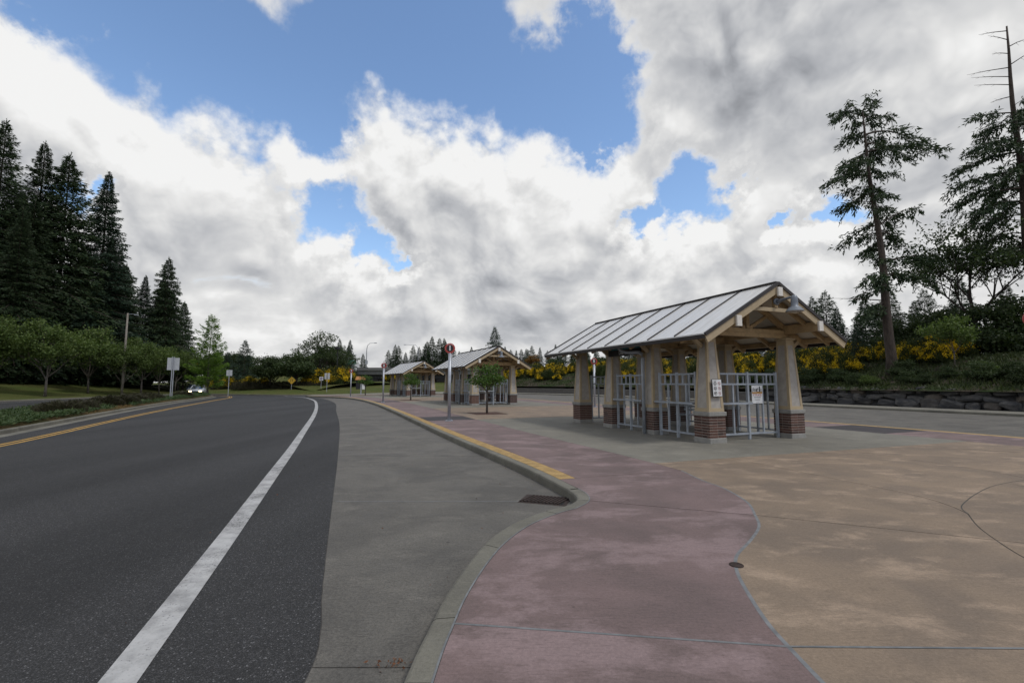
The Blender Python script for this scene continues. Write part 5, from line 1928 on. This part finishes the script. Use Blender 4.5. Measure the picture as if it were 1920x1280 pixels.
heath = [(25, 1.3, 1.1), (26.5, 1.8, 0.95), (28.5, 1.3, 1.05), (30, 2.3, 0.9), (31, 1.8, 0.95), (36, 1.8, 1.2), (38, 1.3, 1.1), (40.5, 1.8, 1.2), (43, 1.3, 1.0), (46, 1.8, 1.25), (50, 1.8, 1.1), (60, 1.3, 1.2)]
for k, (i, w_, s) in enumerate(heath):
    a = MKo[w_]
    p = a[min(len(a) - 1, int(i))]
    shrub('heather_shrub', HEATH[k % 2], (p.x, p.y, 0.08), s, k * 1.1, 'rounded brown heather shrub in the planted median', 'heather shrubs in the median', sz=s * 0.8)
rng = np.random.default_rng(121)
n = 64000
nMK = len(MK)
fi = np.where(rng.random(n) < 0.55, rng.uniform(0, 24, n), rng.uniform(24, nMK - 1.1, n))
wv = rng.uniform(0.22, 3.35, n)
mk = np.array([tuple(q) for q in MK])
mo = np.array([tuple(q - p_) for p_, q in zip(MK, offset(MK, -1.0))])
i0_ = fi.astype(int)
fr = (fi - i0_)[:, None]
xy = mk[i0_] * (1 - fr) + mk[i0_ + 1] * fr + (mo[i0_] * (1 - fr) + mo[i0_ + 1] * fr) * wv[:, None]
patch = np.sin(xy[:, 0] * 0.9) * np.sin(xy[:, 1] * 0.55 + 1.0) + 0.6 * np.sin(xy[:, 0] * 2.3 + xy[:, 1] * 1.7)
keep = (patch > -0.55) | (fi < 23)
hgt = 0.10 + 0.30 * rng.random(n) * np.clip(0.55 + 0.4 * patch, 0.25, 1.0)
p = np.column_stack([xy, 0.02 + hgt])[keep]
nk = len(p)
dr = rng.normal(0, 1, (nk, 3)) * np.array([1, 1, 0.4]) + np.array([0, 0, 0.45])
o = obj_of(quad_mesh('ground_cover', kites(rng, p, dr, rng.uniform(0.08, 0.20, nk), rng.uniform(0.03, 0.07, nk)), 'juniper'), 'ground_cover')
tag(o, 'low green ground cover spreading over the planted median', 'ground cover', None, 'stuff')
q = np.column_stack([xy, np.full(n, 0.05)])[~keep]
nq = len(q)
o = obj_of(quad_mesh('dry_grass', kites(rng, q, rng.normal(0, 0.8, (nq, 3)) + np.array([0, 0, 0.5]), rng.uniform(0.06, 0.16, nq), rng.uniform(0.015, 0.03, nq)), 'dry_grass'), 'dry_grass')
tag(o, 'dry tan grass in the bare patches of the median', 'grass', None, 'stuff')
# broom and scrub along the far bank
FKo = offset(FK, -5.0)
rr = random.Random(77)
for k, (x, y, z, s) in enumerate([(-44.5, 77.5, 0.6, 1.2), (-46.0, 78.5, 0.6, 1.1), (-49, 79, 0.6, 1.2), (-42.3, 77.8, 0.6, 1.1), (-51.5, 80, .6, 1.1), (-34.4, 78.2, 0.7, 1.5), (-33.2, 79.0, 0.9, 1.7), (-32.0, 80.0, 1.1, 1.8), (-31.0, 81.2, 1.3, 1.8), (-30.0, 82.5, 1.5, 1.6), (-25.5, 95, 1.9, 1.2), (-23.8, 96, 1.9, 1.2)]):
    shrub('broom_bush', BROOM_G[k % 3], (x, y, z), s, k * 1.0, 'yellow-flowering broom on the bank across the road end', 'broom along the far bank', 'bush')
for k in range(15):
    x = -50 + k * 1.25
    y = 76.8 + 0.6 * math.sin(k) - 0.0 * k + (2.0 if x < -45 else 0)
    shrub('heather_shrub', HEATH[k % 2], (x, y, 0.45), 1.7, k * 0.8, 'brown scrub bush under the trees on the far bank', 'scrub on the far bank', sz=2.0)
for k in range(22):
    x = -11 + k * 2.6
    tree('evergreen_thicket', THICK, (x, 118 - max(0, k - 5) * 2.2 + 2 * math.sin(k * 2.1), 4.0), 0.42 + 0.1 * math.sin(k * 1.7), k * 0.9, 'dark bushy tree at the edge of the far car park', 'bushy trees at the far car park edge')
for k, (x, y, s) in enumerate([(-36.6, 98, 0.6), (-38.8, 97, 0.8), (-42, 96, 0.85), (-46, 97, 0.9), (-50, 96, 0.9), (-55, 95, 0.9), (-59, 97, 1.0), (-63, 104, 1.0), (-68, 106, 1.1)]):
    tree('evergreen_thicket', THICK, (x, y, 1.2), s, k * 1.9, 'dark thicket far behind the bend of the road', 'thickets behind the road bend', 'shrub')


# ------------------------------------------------------------------ walls at the foot of the slope
def stone_meshes():
    out = []
    for sd in range(12):
        rng = np.random.default_rng(200 + sd)
        pts = rng.normal(0, 1, (26, 3))
        pts /= np.linalg.norm(pts, axis=1, keepdims=True)
        pts = np.sign(pts) * np.abs(pts) ** 0.55                  # blocky, then trimmed by chance
        pts *= rng.uniform(0.80, 1.0, (26, 1))
        bm = bmesh.new()
        for p in pts:
            bm.verts.new(p * 0.5)
        r = bmesh.ops.convex_hull(bm, input=bm.verts[:])
        bmesh.ops.delete(bm, geom=[v for v in bm.verts if not v.link_faces], context='VERTS')
        bmesh.ops.bevel(bm, geom=bm.edges[:], offset=0.035, segments=1, affect='EDGES')
        lo = [min(v.co[k] for v in bm.verts) for k in range(3)]
        hi = [max(v.co[k] for v in bm.verts) for k in range(3)]
        for v in bm.verts:
            v.co = Vector([(v.co[k] - lo[k]) / (hi[k] - lo[k]) - 0.5 for k in range(3)])
        out.append(MB().from_bm(bm).mesh('stone', 'basalt'))
    return out


STONE = stone_meshes()
rw = MB()
WB = offset(KL, 33.75)
I0, I1 = NB - 6, NB + 34
seg = WB[I0:I1]
front, back = seg, offset(seg, 0.6)
n = len(seg)
vs = [(p.x, p.y, -0.05) for p in front] + [(p.x, p.y, 1.02) for p in offset(seg, 0.25)] + [(p.x, p.y, 1.14) for p in back]
rw.add(vs, [(k, k + 1, n + k + 1, n + k) for k in range(n - 1)] + [(n + k, n + k + 1, 2 * n + k + 1, 2 * n + k) for k in range(n - 1)])
wall = rw.build('rock_wall', 'bridge_dark')
tag(wall, 'dark basalt boulder wall at the foot of the planted slope', 'wall')
line = resample(offset(seg, -0.10), 0.05)
rr = random.Random(4)
tot = len(line) * 0.05
for row, (zc, hh, wmin, wmax) in enumerate(((0.22, 0.56, 0.85, 1.7), (0.64, 0.50, 0.7, 1.6), (1.02, 0.42, 0.6, 1.3))):
    s = rr.uniform(0, 0.6)
    while s < tot - 1.8:
        w_ = rr.uniform(wmin, wmax)
        k = int((s + w_ / 2) / 0.05)
        p, q = line[k], line[min(k + 6, len(line) - 1)]
        ang = math.atan2(q.y - p.y, q.x - p.x)
        nx = Vector((math.sin(ang), -math.cos(ang)))
        back_ = 0.10 + row * 0.10
        h_ = hh * rr.uniform(0.80, 1.40)
        loc = (p.x + nx.x * back_, p.y + nx.y * back_, zc + rr.uniform(-0.08, 0.10))
        obj_of(rr.choice(STONE), 'stone', wall, loc, (rr.uniform(-.2, .2), rr.uniform(-.22, .22), ang + rr.uniform(-.10, .10) + rr.choice((0, math.pi))), (w_ * 1.12, rr.uniform(0.60, 0.90), h_))
        s += w_ * 0.95
# low block wall with a cap further along
bw_line = WB[NB + 34:]
bw = MB()
n = len(bw_line)
hts = [(-0.05, 0.0), (0.70, 0.0), (0.70, 0.35), (-0.05, 0.35)]
rows = [offset(bw_line, o_) for z, o_ in hts]
vs = [(rows[j][k].x, rows[j][k].y, hts[j][0]) for k in range(n) for j in range(4)]
fs = [(4 * k + j, 4 * k + (j + 1) % 4, 4 * k + 4 + (j + 1) % 4, 4 * k + 4 + j) for k in range(n - 1) for j in range(4)]
block_wall = bw.add(vs, fs).build('block_wall', 'wall_block')
a_, b_ = offset(bw_line, -0.05), offset(bw_line, 0.40)
for k in range(0, n - 2, 2):
    e = min(k + 2, n - 1)
    MB().prism([(p.x, p.y) for p in inset([a_[k], a_[e], b_[e], b_[k]], 0.008)], 0.702, 0.79).build('cap_stone', 'band_concrete', block_wall)
tag(block_wall, 'low block wall with pale cap stones below the broom', 'wall')
m = MB().strip(offset(bw_line, 0.30), offset(bw_line, 3.2), 0.68, 2.2)
structure(m.build('planting_bed', 'slope_soil'))


# ------------------------------------------------------------------ bus bay posts
def bay_post(loc, rz, num, label, panel=False):
    r = empty('bay_post', loc, rz)
    MB().lathe([(0.17, 0.0), (0.17, 0.022), (0.15, 0.03)], 16).build('base_plate', 'steel_pole', r)
    for k in range(4):
        a = k * math.pi / 2 + 0.78
        MB().lathe([(0.018, 0.03), (0.018, 0.055)], 6, (0.125 * math.cos(a), 0.125 * math.sin(a), 0)).build('bolt', 'steel_pole', r)
    MB().tube([(0, 0, 0.02), (0, 0, 2.90)], 0.068, 14).build('pole', 'steel_pole', r, True)
    d = MB().lathe([(0.262, -0.03), (0.268, -0.02), (0.268, 0.02), (0.262, 0.03)], 28).build('disc', 'sign_red', r, False)
    d.location, d.rotation_euler, d.scale = (0, 0, 3.11), (R(90), 0, 0), (0.84, 0.84, 1.0)
    for s in (-1, 1):
        MB().lathe([(0.178, 0.0305), (0.178, 0.034)], 24).build('disc_face', 'sign_black', d).rotation_euler = (0 if s > 0 else math.pi, 0, 0)
        if num:
            obj_of(text_mesh(num, 0.34, 'sign_white', 0.006, 'numeral', 0.014), 'numeral', d, (0, 0, s * 0.037), (0, 0, 0) if s > 0 else (math.pi, 0, math.pi))
        m = MB()
        for k in range(7):                                        # pale ticks of lettering round the rim
            a = math.pi / 2 + (k - 3) * 0.21
            m.cbox((0.222 * math.cos(a), 0.222 * math.sin(a), s * 0.0315), (0.022, 0.026, 0.003))
        m.build('rim_lettering', 'sign_white', d)
    MB().bbox((0.075, -0.012, 2.35), (0.10, 0.012, 2.80), 0.003).build('side_blade', 'sign_white', r)
    if panel:
        p = MB().bbox((-0.245, -0.10, 2.05), (0.245, -0.075, 2.62), 0.004).build('info_panel', 'sign_navy', r)
        MB().box((-0.243, -0.104, 2.53), (0.243, -0.1005, 2.618)).build('header', 'sign_teal', p)
        for k in range(2):
            MB().box((-0.21, -0.104, 2.42 - k * 0.06), (-0.17, -0.1005, 2.46 - k * 0.06)).build('route_mark', 'sign_white', p)
    return tag(r, label, 'sign post', 'numbered bus bay posts')


bay_post((-2.69, 19.68, 0.002), R(8), '1', 'grey post with red-rimmed disc numbered 1 beside the kerb')
bay_post((-10.89, 38.71, 0.002), R(15), '2', 'grey post with red-rimmed disc numbered 2 beside the kerb')
bay_post((-19.6, 55.6, 0.002), R(20), '3', 'grey post with red-rimmed disc numbered 3, farthest along the kerb')
bay_post((5.62, 31.2, 0.002), R(-8), '5', 'grey post with red-rimmed disc numbered 5 behind the near shelter')
bay_post((12.27, 10.55, 0.002), R(-40), None, 'grey post with red disc and navy panel on the tan paving', True)


# ------------------------------------------------------------------ road signs
def plate_sign(name, loc, rz, post_h, w, h, z, mat, label, back=None, shape='rect', post='steel_pole', twin=False, group=None):
    r = empty(name, loc, rz)
    if twin:
        for x in (-0.07, 0.07):
            MB().beam((x, 0.05, -0.1), (x, 0.05, post_h), 0.07, 0.07, up=(0, 1, 0)).build('post', post, r)
    else:
        MB().beam((0, 0.05, -0.1), (0, 0.05, post_h), 0.065, 0.065, up=(0, 1, 0)).build('post', post, r)
    if shape == 'diamond':
        k = w / math.sqrt(2)
        vs = [(0, -k), (k, 0), (0, k), (-k, 0)]
        m = MB().add([(x, y_, z + q) for y_ in (-0.012, 0.012) for x, q in vs], [(0, 1, 2, 3), (7, 6, 5, 4), (0, 4, 5, 1), (1, 5, 6, 2), (2, 6, 7, 3), (3, 7, 4, 0)])
        pl_ = m.build('plate', mat, r)
    else:
        pl_ = MB().bbox((-w / 2, -0.012, z - h / 2), (w / 2, 0.012, z + h / 2), 0.004).build('plate', mat, r)
    return tag(r, label, 'road sign', group), pl_


r1, _ = plate_sign('sign_back', (-33.8, 45.4, 0.08), R(26), 4.15, 1.0, 1.22, 3.45, 'sign_back', 'large pale back of a road sign on twin posts in the median', twin=True)
r2, _ = plate_sign('sign_back', (-36.2, 58.4, 0.08), R(28), 3.25, 0.64, 0.74, 2.85, 'sign_back', 'smaller pale back of a road sign on a single post in the median')
for r_, y_, in ((r1, -0.2), (r2, 0)):
    for c in r_.children:
        if c.name.startswith('plate'):
            c.location = (0, 0.12, 0)                             # plate on the far face: the camera sees its back and the posts before it
r3, p3 = plate_sign('warning_sign', (-35.5, 73.6, 0.02), R(24), 2.3, 0.86, 0.86, 2.05, 'sign_yellow', 'yellow diamond warning sign with black lane symbol', shape='diamond')
for x0, x1 in ((-0.16, -0.09), (0.10, 0.16)):
    MB().beam((x0, -0.016, 1.85), (x1, -0.016, 2.28), 0.006, 0.06, up=(1, 0, 0)).build('symbol', 'sign_black', p3)
r4, p4 = plate_sign('no_entry_sign', (-30.7, 73.5, 0.3), R(20), 2.35, 0.56, 0.56, 2.05, 'sign_white', 'white square sign with dark round no-entry symbol')
d_ = MB().lathe([(0.22, 0.0), (0.22, 0.006)], 20).build('symbol', 'sign_purple', p4)
d_.location, d_.rotation_euler = (0, -0.0125, 2.05), (R(90), 0, 0)
MB().box((-0.15, -0.024, 2.015), (0.15, -0.019, 2.085)).build('bar', 'sign_white', p4)
r5, p5 = plate_sign('twin_plate_sign', (-28.75, 71.0, 0.02), R(20), 3.2, 0.30, 0.95, 2.7, 'sign_back', 'post carrying two narrow white plates beside the no-entry sign')
for c in list(r5.children):
    if c.name.startswith('plate'):
        c.location = (-0.23, 0, 0)
MB().bbox((0.08, -0.012, 2.22), (0.38, 0.012, 3.17), 0.004).build('plate', 'sign_back', r5)
r6, p6 = plate_sign('green_road_sign', (-36.5, 104.0, 1.5), R(18), 5.4, 1.7, 0.85, 4.9, 'sign_green', 'green road sign on a post left of the bridge')
for z_ in (5.05, 4.75):
    MB().box((-0.6, -0.017, z_ - 0.05), (0.55, -0.0125, z_ + 0.05)).build('lettering', 'sign_white', p6)


# ------------------------------------------------------------------ lamps and poles
wp = empty('wooden_lamp_post', (-52.0, 61.0, 0.15))
MB().tube([(0, 0, -0.3), (0, 0, 5.5), (0, 0, 10.9)], [0.15, 0.13, 0.10], 10).build('pole', 'pole_wood', wp, True)
MB().tube([(0, 0, 10.75), (0.5, 0, 10.78), (1.1, 0, 10.72)], 0.035, 6).build('arm', 'steel_pole', wp)
MB().bbox((0.95, -0.11, 10.60), (1.4, 0.11, 10.74), 0.02).build('lamp_head', 'steel_pole', wp)
tag(wp, 'tall wooden lamp post among the maples on the lawn', 'lamp post')

cl = empty('car_park_lamp', (-30.9, 80.5, 1.2))
MB().tube([(0, 0, -0.1), (0, 0, 6.35)], [0.09, 0.07], 8).build('pole', 'black_metal', cl)
MB().lathe([(0.10, 6.3), (0.50, 6.42), (0.52, 6.75), (0.46, 6.80)], 14).build('lamp_head', 'black_metal', cl)
tag(cl, 'black lamp with a drum-shaped head on a thin pole', 'lamp post')


def highway_lamp(loc, rz, h, arm, label):
    r = empty('highway_lamp', loc, rz)
    MB().tube([(0, 0, -0.2), (0, 0, h * 0.75), (0.15, 0, h * 0.9), (0.7, 0, h * 0.985), (arm, 0, h)], [0.11, 0.09, 0.07, 0.06, 0.045], 8).build('pole', 'steel_pole', r, True)
    MB().bbox((arm - 0.1, -0.13, h - 0.09), (arm + 0.65, 0.13, h + 0.06), 0.03).build('lamp_head', 'steel_pole', r)
    MB().bbox((-0.3, -0.2, h * 0.22), (0.3, 0.2, h * 0.36), 0.02).build('control_box', 'sign_back', r)
    return tag(r, label, 'lamp post')


highway_lamp((-36.8, 115, 4.9), 0.0, 6.9, 1.9, 'curved grey highway lamp standing on the bridge')
highway_lamp((-27.5, 133, 4.9), math.pi, 8.0, 3.6, 'highway lamp with a long arm behind the bridge firs')

# ------------------------------------------------------------------ road bridge far behind
br = empty('road_bridge', (-37.5, 112.0, 0.0), R(-4))
MB().bbox((-2.0, 0.0, 3.75), (52.0, 10.0, 4.75), 0.02).build('deck', 'bridge_concrete', br)
MB().bbox((-4.0, -0.3, 4.752), (54.0, 0.0, 5.45), 0.02).build('parapet', 'bridge_concrete', br)
for k in range(4):
    MB().bbox((-1.9, 0.5 + k * 2.5, 2.75), (51.9, 1.1 + k * 2.5, 3.75), 0.02).build('girder', 'bridge_dark', br)
for x in (4.6, 17.0, 29.0, 41.0):
    for y in (2.0, 7.0):
        MB().tube([(x, y, -0.6), (x, y, 2.75)], 0.55, 12).build('pier', 'bridge_concrete', br, True)
MB().bbox((-4.0, 0.3, -0.6), (-2.003, 10.0, 4.74), 0.02).build('abutment', 'bridge_concrete', br)
MB().bbox((52.003, 0.3, -0.6), (54.0, 10.0, 4.74), 0.02).build('abutment', 'bridge_concrete', br)
MB().bbox((-3.9, 12.5, -0.6), (53.9, 13.1, 3.7), 0.02).build('back_wall', 'bridge_dark', br)
tag(br, 'dark concrete road bridge on round piers behind the farthest shelter', 'bridge')

# information kiosk
ki = empty('information_kiosk', (-22.4, 66.9, 0.0), R(22))
MB().beam((0.30, 0, 0), (0.30, 0, 2.5), 0.16, 0.16, up=(0, 1, 0)).build('post', 'steel_pole', ki)
MB().bbox((0.18, -0.12, -0.02), (0.42, 0.12, 0.08), 0.01).build('base', 'steel_pole', ki)
MB().bbox((-0.42, -0.05, 0.75), (0.18, 0.03, 2.05), 0.01).build('panel', 'sign_black', ki)
MB().bbox((0.45, -0.03, 0.72), (0.82, 0.05, 1.85), 0.01).build('panel', 'sign_white', ki)
vs = [(-0.55, -0.35, 2.10), (0.95, -0.35, 2.10), (0.95, 0.35, 2.10), (-0.55, 0.35, 2.10), (-0.35, 0.0, 2.62), (0.75, 0.0, 2.62)]
MB().add(vs, [(0, 3, 2, 1), (0, 1, 5, 4), (2, 3, 4, 5), (1, 2, 5), (3, 0, 4)]).build('roof', 'roof_orange', ki)
tag(ki, 'information kiosk with dark panel, pale panel and orange hipped roof', 'kiosk')


# ------------------------------------------------------------------ vehicles
def car(loc, rz, paint, label, group=None, tall=1.0, lights=False, kind='car'):
    """saloon or van: body lofted from a side outline, glass, wheels, lamps; nose points to -Y"""
    r = empty('parked_car' if not lights else 'moving_car', loc, rz)
    L_, W_ = 4.5, 0.88
    low = [(-2.25, 0.55, 0.62), (-2.22, 0.74, 0.78), (-1.2, 0.92, 0.87), (-0.7, 0.96, 0.88), (1.3, 1.0, 0.88), (2.0, 0.98, 0.84), (2.24, 0.80, 0.72), (2.25, 0.5, 0.66)]
    m = MB()
    n = len(low)
    vs = []
    for y, z, w in low:
        z0 = 0.28 if abs(y) < 2.1 else 0.36
        vs += [(-w, y, z0), (-w * 1.0, y, z0 + (z - z0) * 0.6), (-w * 0.9, y, z), (w * 0.9, y, z), (w * 1.0, y, z0 + (z - z0) * 0.6), (w, y, z0)]
    fs = [(6 * k + j, 6 * k + (j + 1) % 6, 6 * k + 6 + (j + 1) % 6, 6 * k + 6 + j) for k in range(n - 1) for j in range(6)]
    fs += [tuple(range(6))[::-1], tuple(6 * (n - 1) + j for j in range(6))]
    body = m.add(vs, fs).build('body', paint, r, True)
    hz = 1.45 * tall
    cab = [(-0.95, 0.94, 0.76), (-0.15, hz - 0.06, 0.62), (0.3, hz, 0.60), (1.0, hz - 0.02, 0.60), (1.9, 0.99, 0.72)]
    m = MB()
    vs = []
    for y, z, w in cab:
        vs += [(-w, y, z - 0.02 if z < 1.0 else z), (w, y, z - 0.02 if z < 1.0 else z)]
    vs += [(-0.79, y, 0.93) for y, z, w in cab] + [(0.79, y, 0.93) for y, z, w in cab]
    k = len(cab)
    fs = [(2 * i, 2 * i + 1, 2 * i + 3, 2 * i + 2) for i in range(k - 1)]
    fs += [(2 * i, 2 * i + 2, 2 * k + i + 1, 2 * k + i) for i in range(k - 1)]
    fs += [(2 * i + 1, 3 * k + i, 3 * k + i + 1, 2 * i + 3) for i in range(k - 1)]
    MB().add(vs, fs).build('windows', 'car_glass', r, True)
    MB().bbox((-0.61, -0.10, hz - 0.045), (0.61, 1.12, hz + 0.035), 0.03).build('roof', paint, r, True)
    for s in (-1, 1):
        for y0, z0, y1, z1 in ((-0.98, 0.93, -0.12, hz - 0.03), (0.45, 0.94, 0.45, hz - 0.02), (1.92, 0.97, 1.06, hz - 0.03)):
            MB().beam((s * 0.775, y0, z0), (s * 0.615, y1, z1), 0.05, 0.07, up=(s, 0, 0)).build('pillar', paint, r)
        for y in (-1.38, 1.36):
            w_ = MB().lathe([(0.20, -0.09), (0.30, -0.10), (0.325, -0.07), (0.325, 0.07), (0.30, 0.10), (0.20, 0.09)], 16).build('tyre', 'tyre', r, True)
            w_.location, w_.rotation_euler = (s * 0.80, y, 0.325), (0, R(90), 0)
            MB().lathe([(0.19, -0.095), (0.19, 0.095)], 12).build('rim', 'rim', w_)
        hl = MB().bbox((s * 0.60 - 0.17, -2.275, 0.56), (s * 0.60 + 0.17, -2.18, 0.72), 0.03)
        hl.build('headlight', 'headlight_lit' if lights else 'lens_clear', r)
        MB().bbox((s * 0.66 - 0.13, 2.19, 0.62), (s * 0.66 + 0.13, 2.268, 0.80), 0.02).build('tail_light', 'lens_red', r)
        MB().bbox((s * 0.96 - 0.08, -0.78, 0.92), (s * 0.96 + 0.08, -0.68, 1.04), 0.02).build('mirror', paint, r)
    MB().bbox((-0.42, -2.27, 0.50), (0.42, -2.19, 0.66), 0.01).build('grille', 'black_metal', r)
    MB().bbox((-0.75, -2.285, 0.30), (0.75, -2.17, 0.46), 0.03).build('bumper', paint, r)
    if lights:
        MB().bbox((0.62, -2.30, 0.40), (0.80, -2.24, 0.52), 0.01).build('indicator', 'indicator_lit', r)
    return tag(r, label, 'car', group)


car((-45.6, 66.4, -0.145), R(27), 'car_silver', 'silver car with its headlights on coming round the bend', lights=True)
car((-69.0, 89.0, -0.145), R(35), 'car_dark', 'dark car with headlights on seen between the verge trunks', lights=True)
car((-56.0, 80.6, -0.145), R(27), 'car_blue', 'blue-grey car partly hidden behind the last maple trunks', lights=False)
lot = [(41.2, 45.9, 'car_white', 1.12, 'white van-like car parked above the broom beside the shelter gable'),
       (44.0, 46.2, 'car_dark', 1.0, 'dark car parked above the broom between two pale ones'),
       (46.8, 46.0, 'car_white', 1.05, 'white car parked above the broom, seen under the near shelter roof'),
       (50.0, 46.2, 'car_silver', 1.0, 'silver car parked above the broom, seen between the shelter columns'),
       (70.0, 46.0, 'car_white', 1.1, 'white car parked at the crest beyond the shelter eave'),
       (73.0, 46.0, 'car_silver', 1.05, 'silver car parked at the crest beyond the shelter eave')]
for i, w_, paint, tall, lb in lot:
    p = hill_point(i, w_)
    car((p.x, p.y, 3.96), R(112), paint, lb, 'cars in the upper car park', tall)

# white motor home on the ramp left of the bridge
mh = empty('motor_home', (-40.6, 112.5, 4.0), R(88))
MB().bbox((-1.15, -2.6, 0.55), (1.15, 1.9, 2.7), 0.18).build('body', 'car_white', mh, False)
MB().bbox((-1.0, 1.75, 0.5), (1.0, 3.3, 1.6), 0.2).build('cab', 'car_white', mh)
MB().bbox((-1.161, -1.6, 1.6), (-1.152, 0.9, 2.15), 0.002).build('window', 'car_glass', mh)
MB().bbox((-0.85, 2.2, 1.605), (0.85, 2.9, 1.95), 0.05).build('windscreen', 'car_glass', mh)
for y in (-1.5, 2.3):
    for s in (-1, 1):
        w_ = MB().lathe([(0.2, -0.12), (0.38, -0.11), (0.38, 0.11), (0.2, 0.12)], 14).build('wheel', 'tyre', mh)
        w_.location, w_.rotation_euler = (s * 0.95, y, 0.38), (0, R(90), 0)
tag(mh, 'white motor home on the ramp below the green road sign', 'motor home')
m = MB().strip(V((-75, 112), (-60, 112), (-41.3, 111.6)), V((-75, 128), (-60, 126), (-41.0, 122)), 3.95)
m.strip(V((-75, 104), (-60, 105), (-41.5, 106)), V((-75, 112), (-60, 112), (-41.3, 111.6)), 1.6, 3.95)
structure(m.build('ramp_embankment', 'lawn'))

# ------------------------------------------------------------------ small things on the ground
dr_ = empty('storm_drain', (0.50, 7.02, -0.143), R(-18))
MB().bbox((-0.36, -0.25, -0.02), (0.36, 0.25, 0.004), 0.003).build('frame', 'cast_iron', dr_)
MB().box((-0.30, -0.20, 0.002), (0.30, 0.20, 0.0065)).build('shade_sheet', 'void_shade', dr_)  # flat black sheet on the frame, painting the dark of the pit below
for k in range(11):
    x = -0.28 + k * 0.056
    MB().beam((x - 0.05, -0.20, 0.012), (x + 0.05, 0.20, 0.012), 0.026, 0.016).build('grate_bar', 'cast_iron', dr_)
tag(dr_, 'rusty storm drain grate in the gutter at the kerb corner', 'drain')

vc = empty('valve_cover', (1.985, 4.19, 0.0))
MB().lathe([(0.060, -0.03), (0.060, 0.006), (0.050, 0.007), (0.050, 0.003)], 20).build('rim', 'cast_iron', vc)
MB().lathe([(0.048, -0.03), (0.048, 0.005), (0.035, 0.006)], 20).build('lid', 'cast_iron', vc)
tag(vc, 'small round metal cover on the joint between pink and tan paving', 'cover')

rng = np.random.default_rng(300)
n = 40
p = np.column_stack([rng.normal(-0.74, 0.10, n), rng.normal(3.0, 0.03, n), np.full(n, -0.138) + rng.random(n) * 0.02])
extra = 120
q = np.column_stack([rng.uniform(-4, 3, extra), rng.uniform(2.5, 16, extra), np.full(extra, -0.138)])
q[:, 0] -= 0.35 * (q[:, 1] - 6)
p = np.concatenate([p, q])
n = len(p)
o = obj_of(quad_mesh('leaf_litter', kites(rng, p, rng.normal(0, 1, (n, 3)) * np.array([1, 1, 0.15]), rng.uniform(0.012, 0.035, n), rng.uniform(0.006, 0.016, n)), 'dead_leaf'), 'leaf_litter')
tag(o, 'dead leaves and twigs scattered in the gutter and road', 'litter', None, 'stuff')
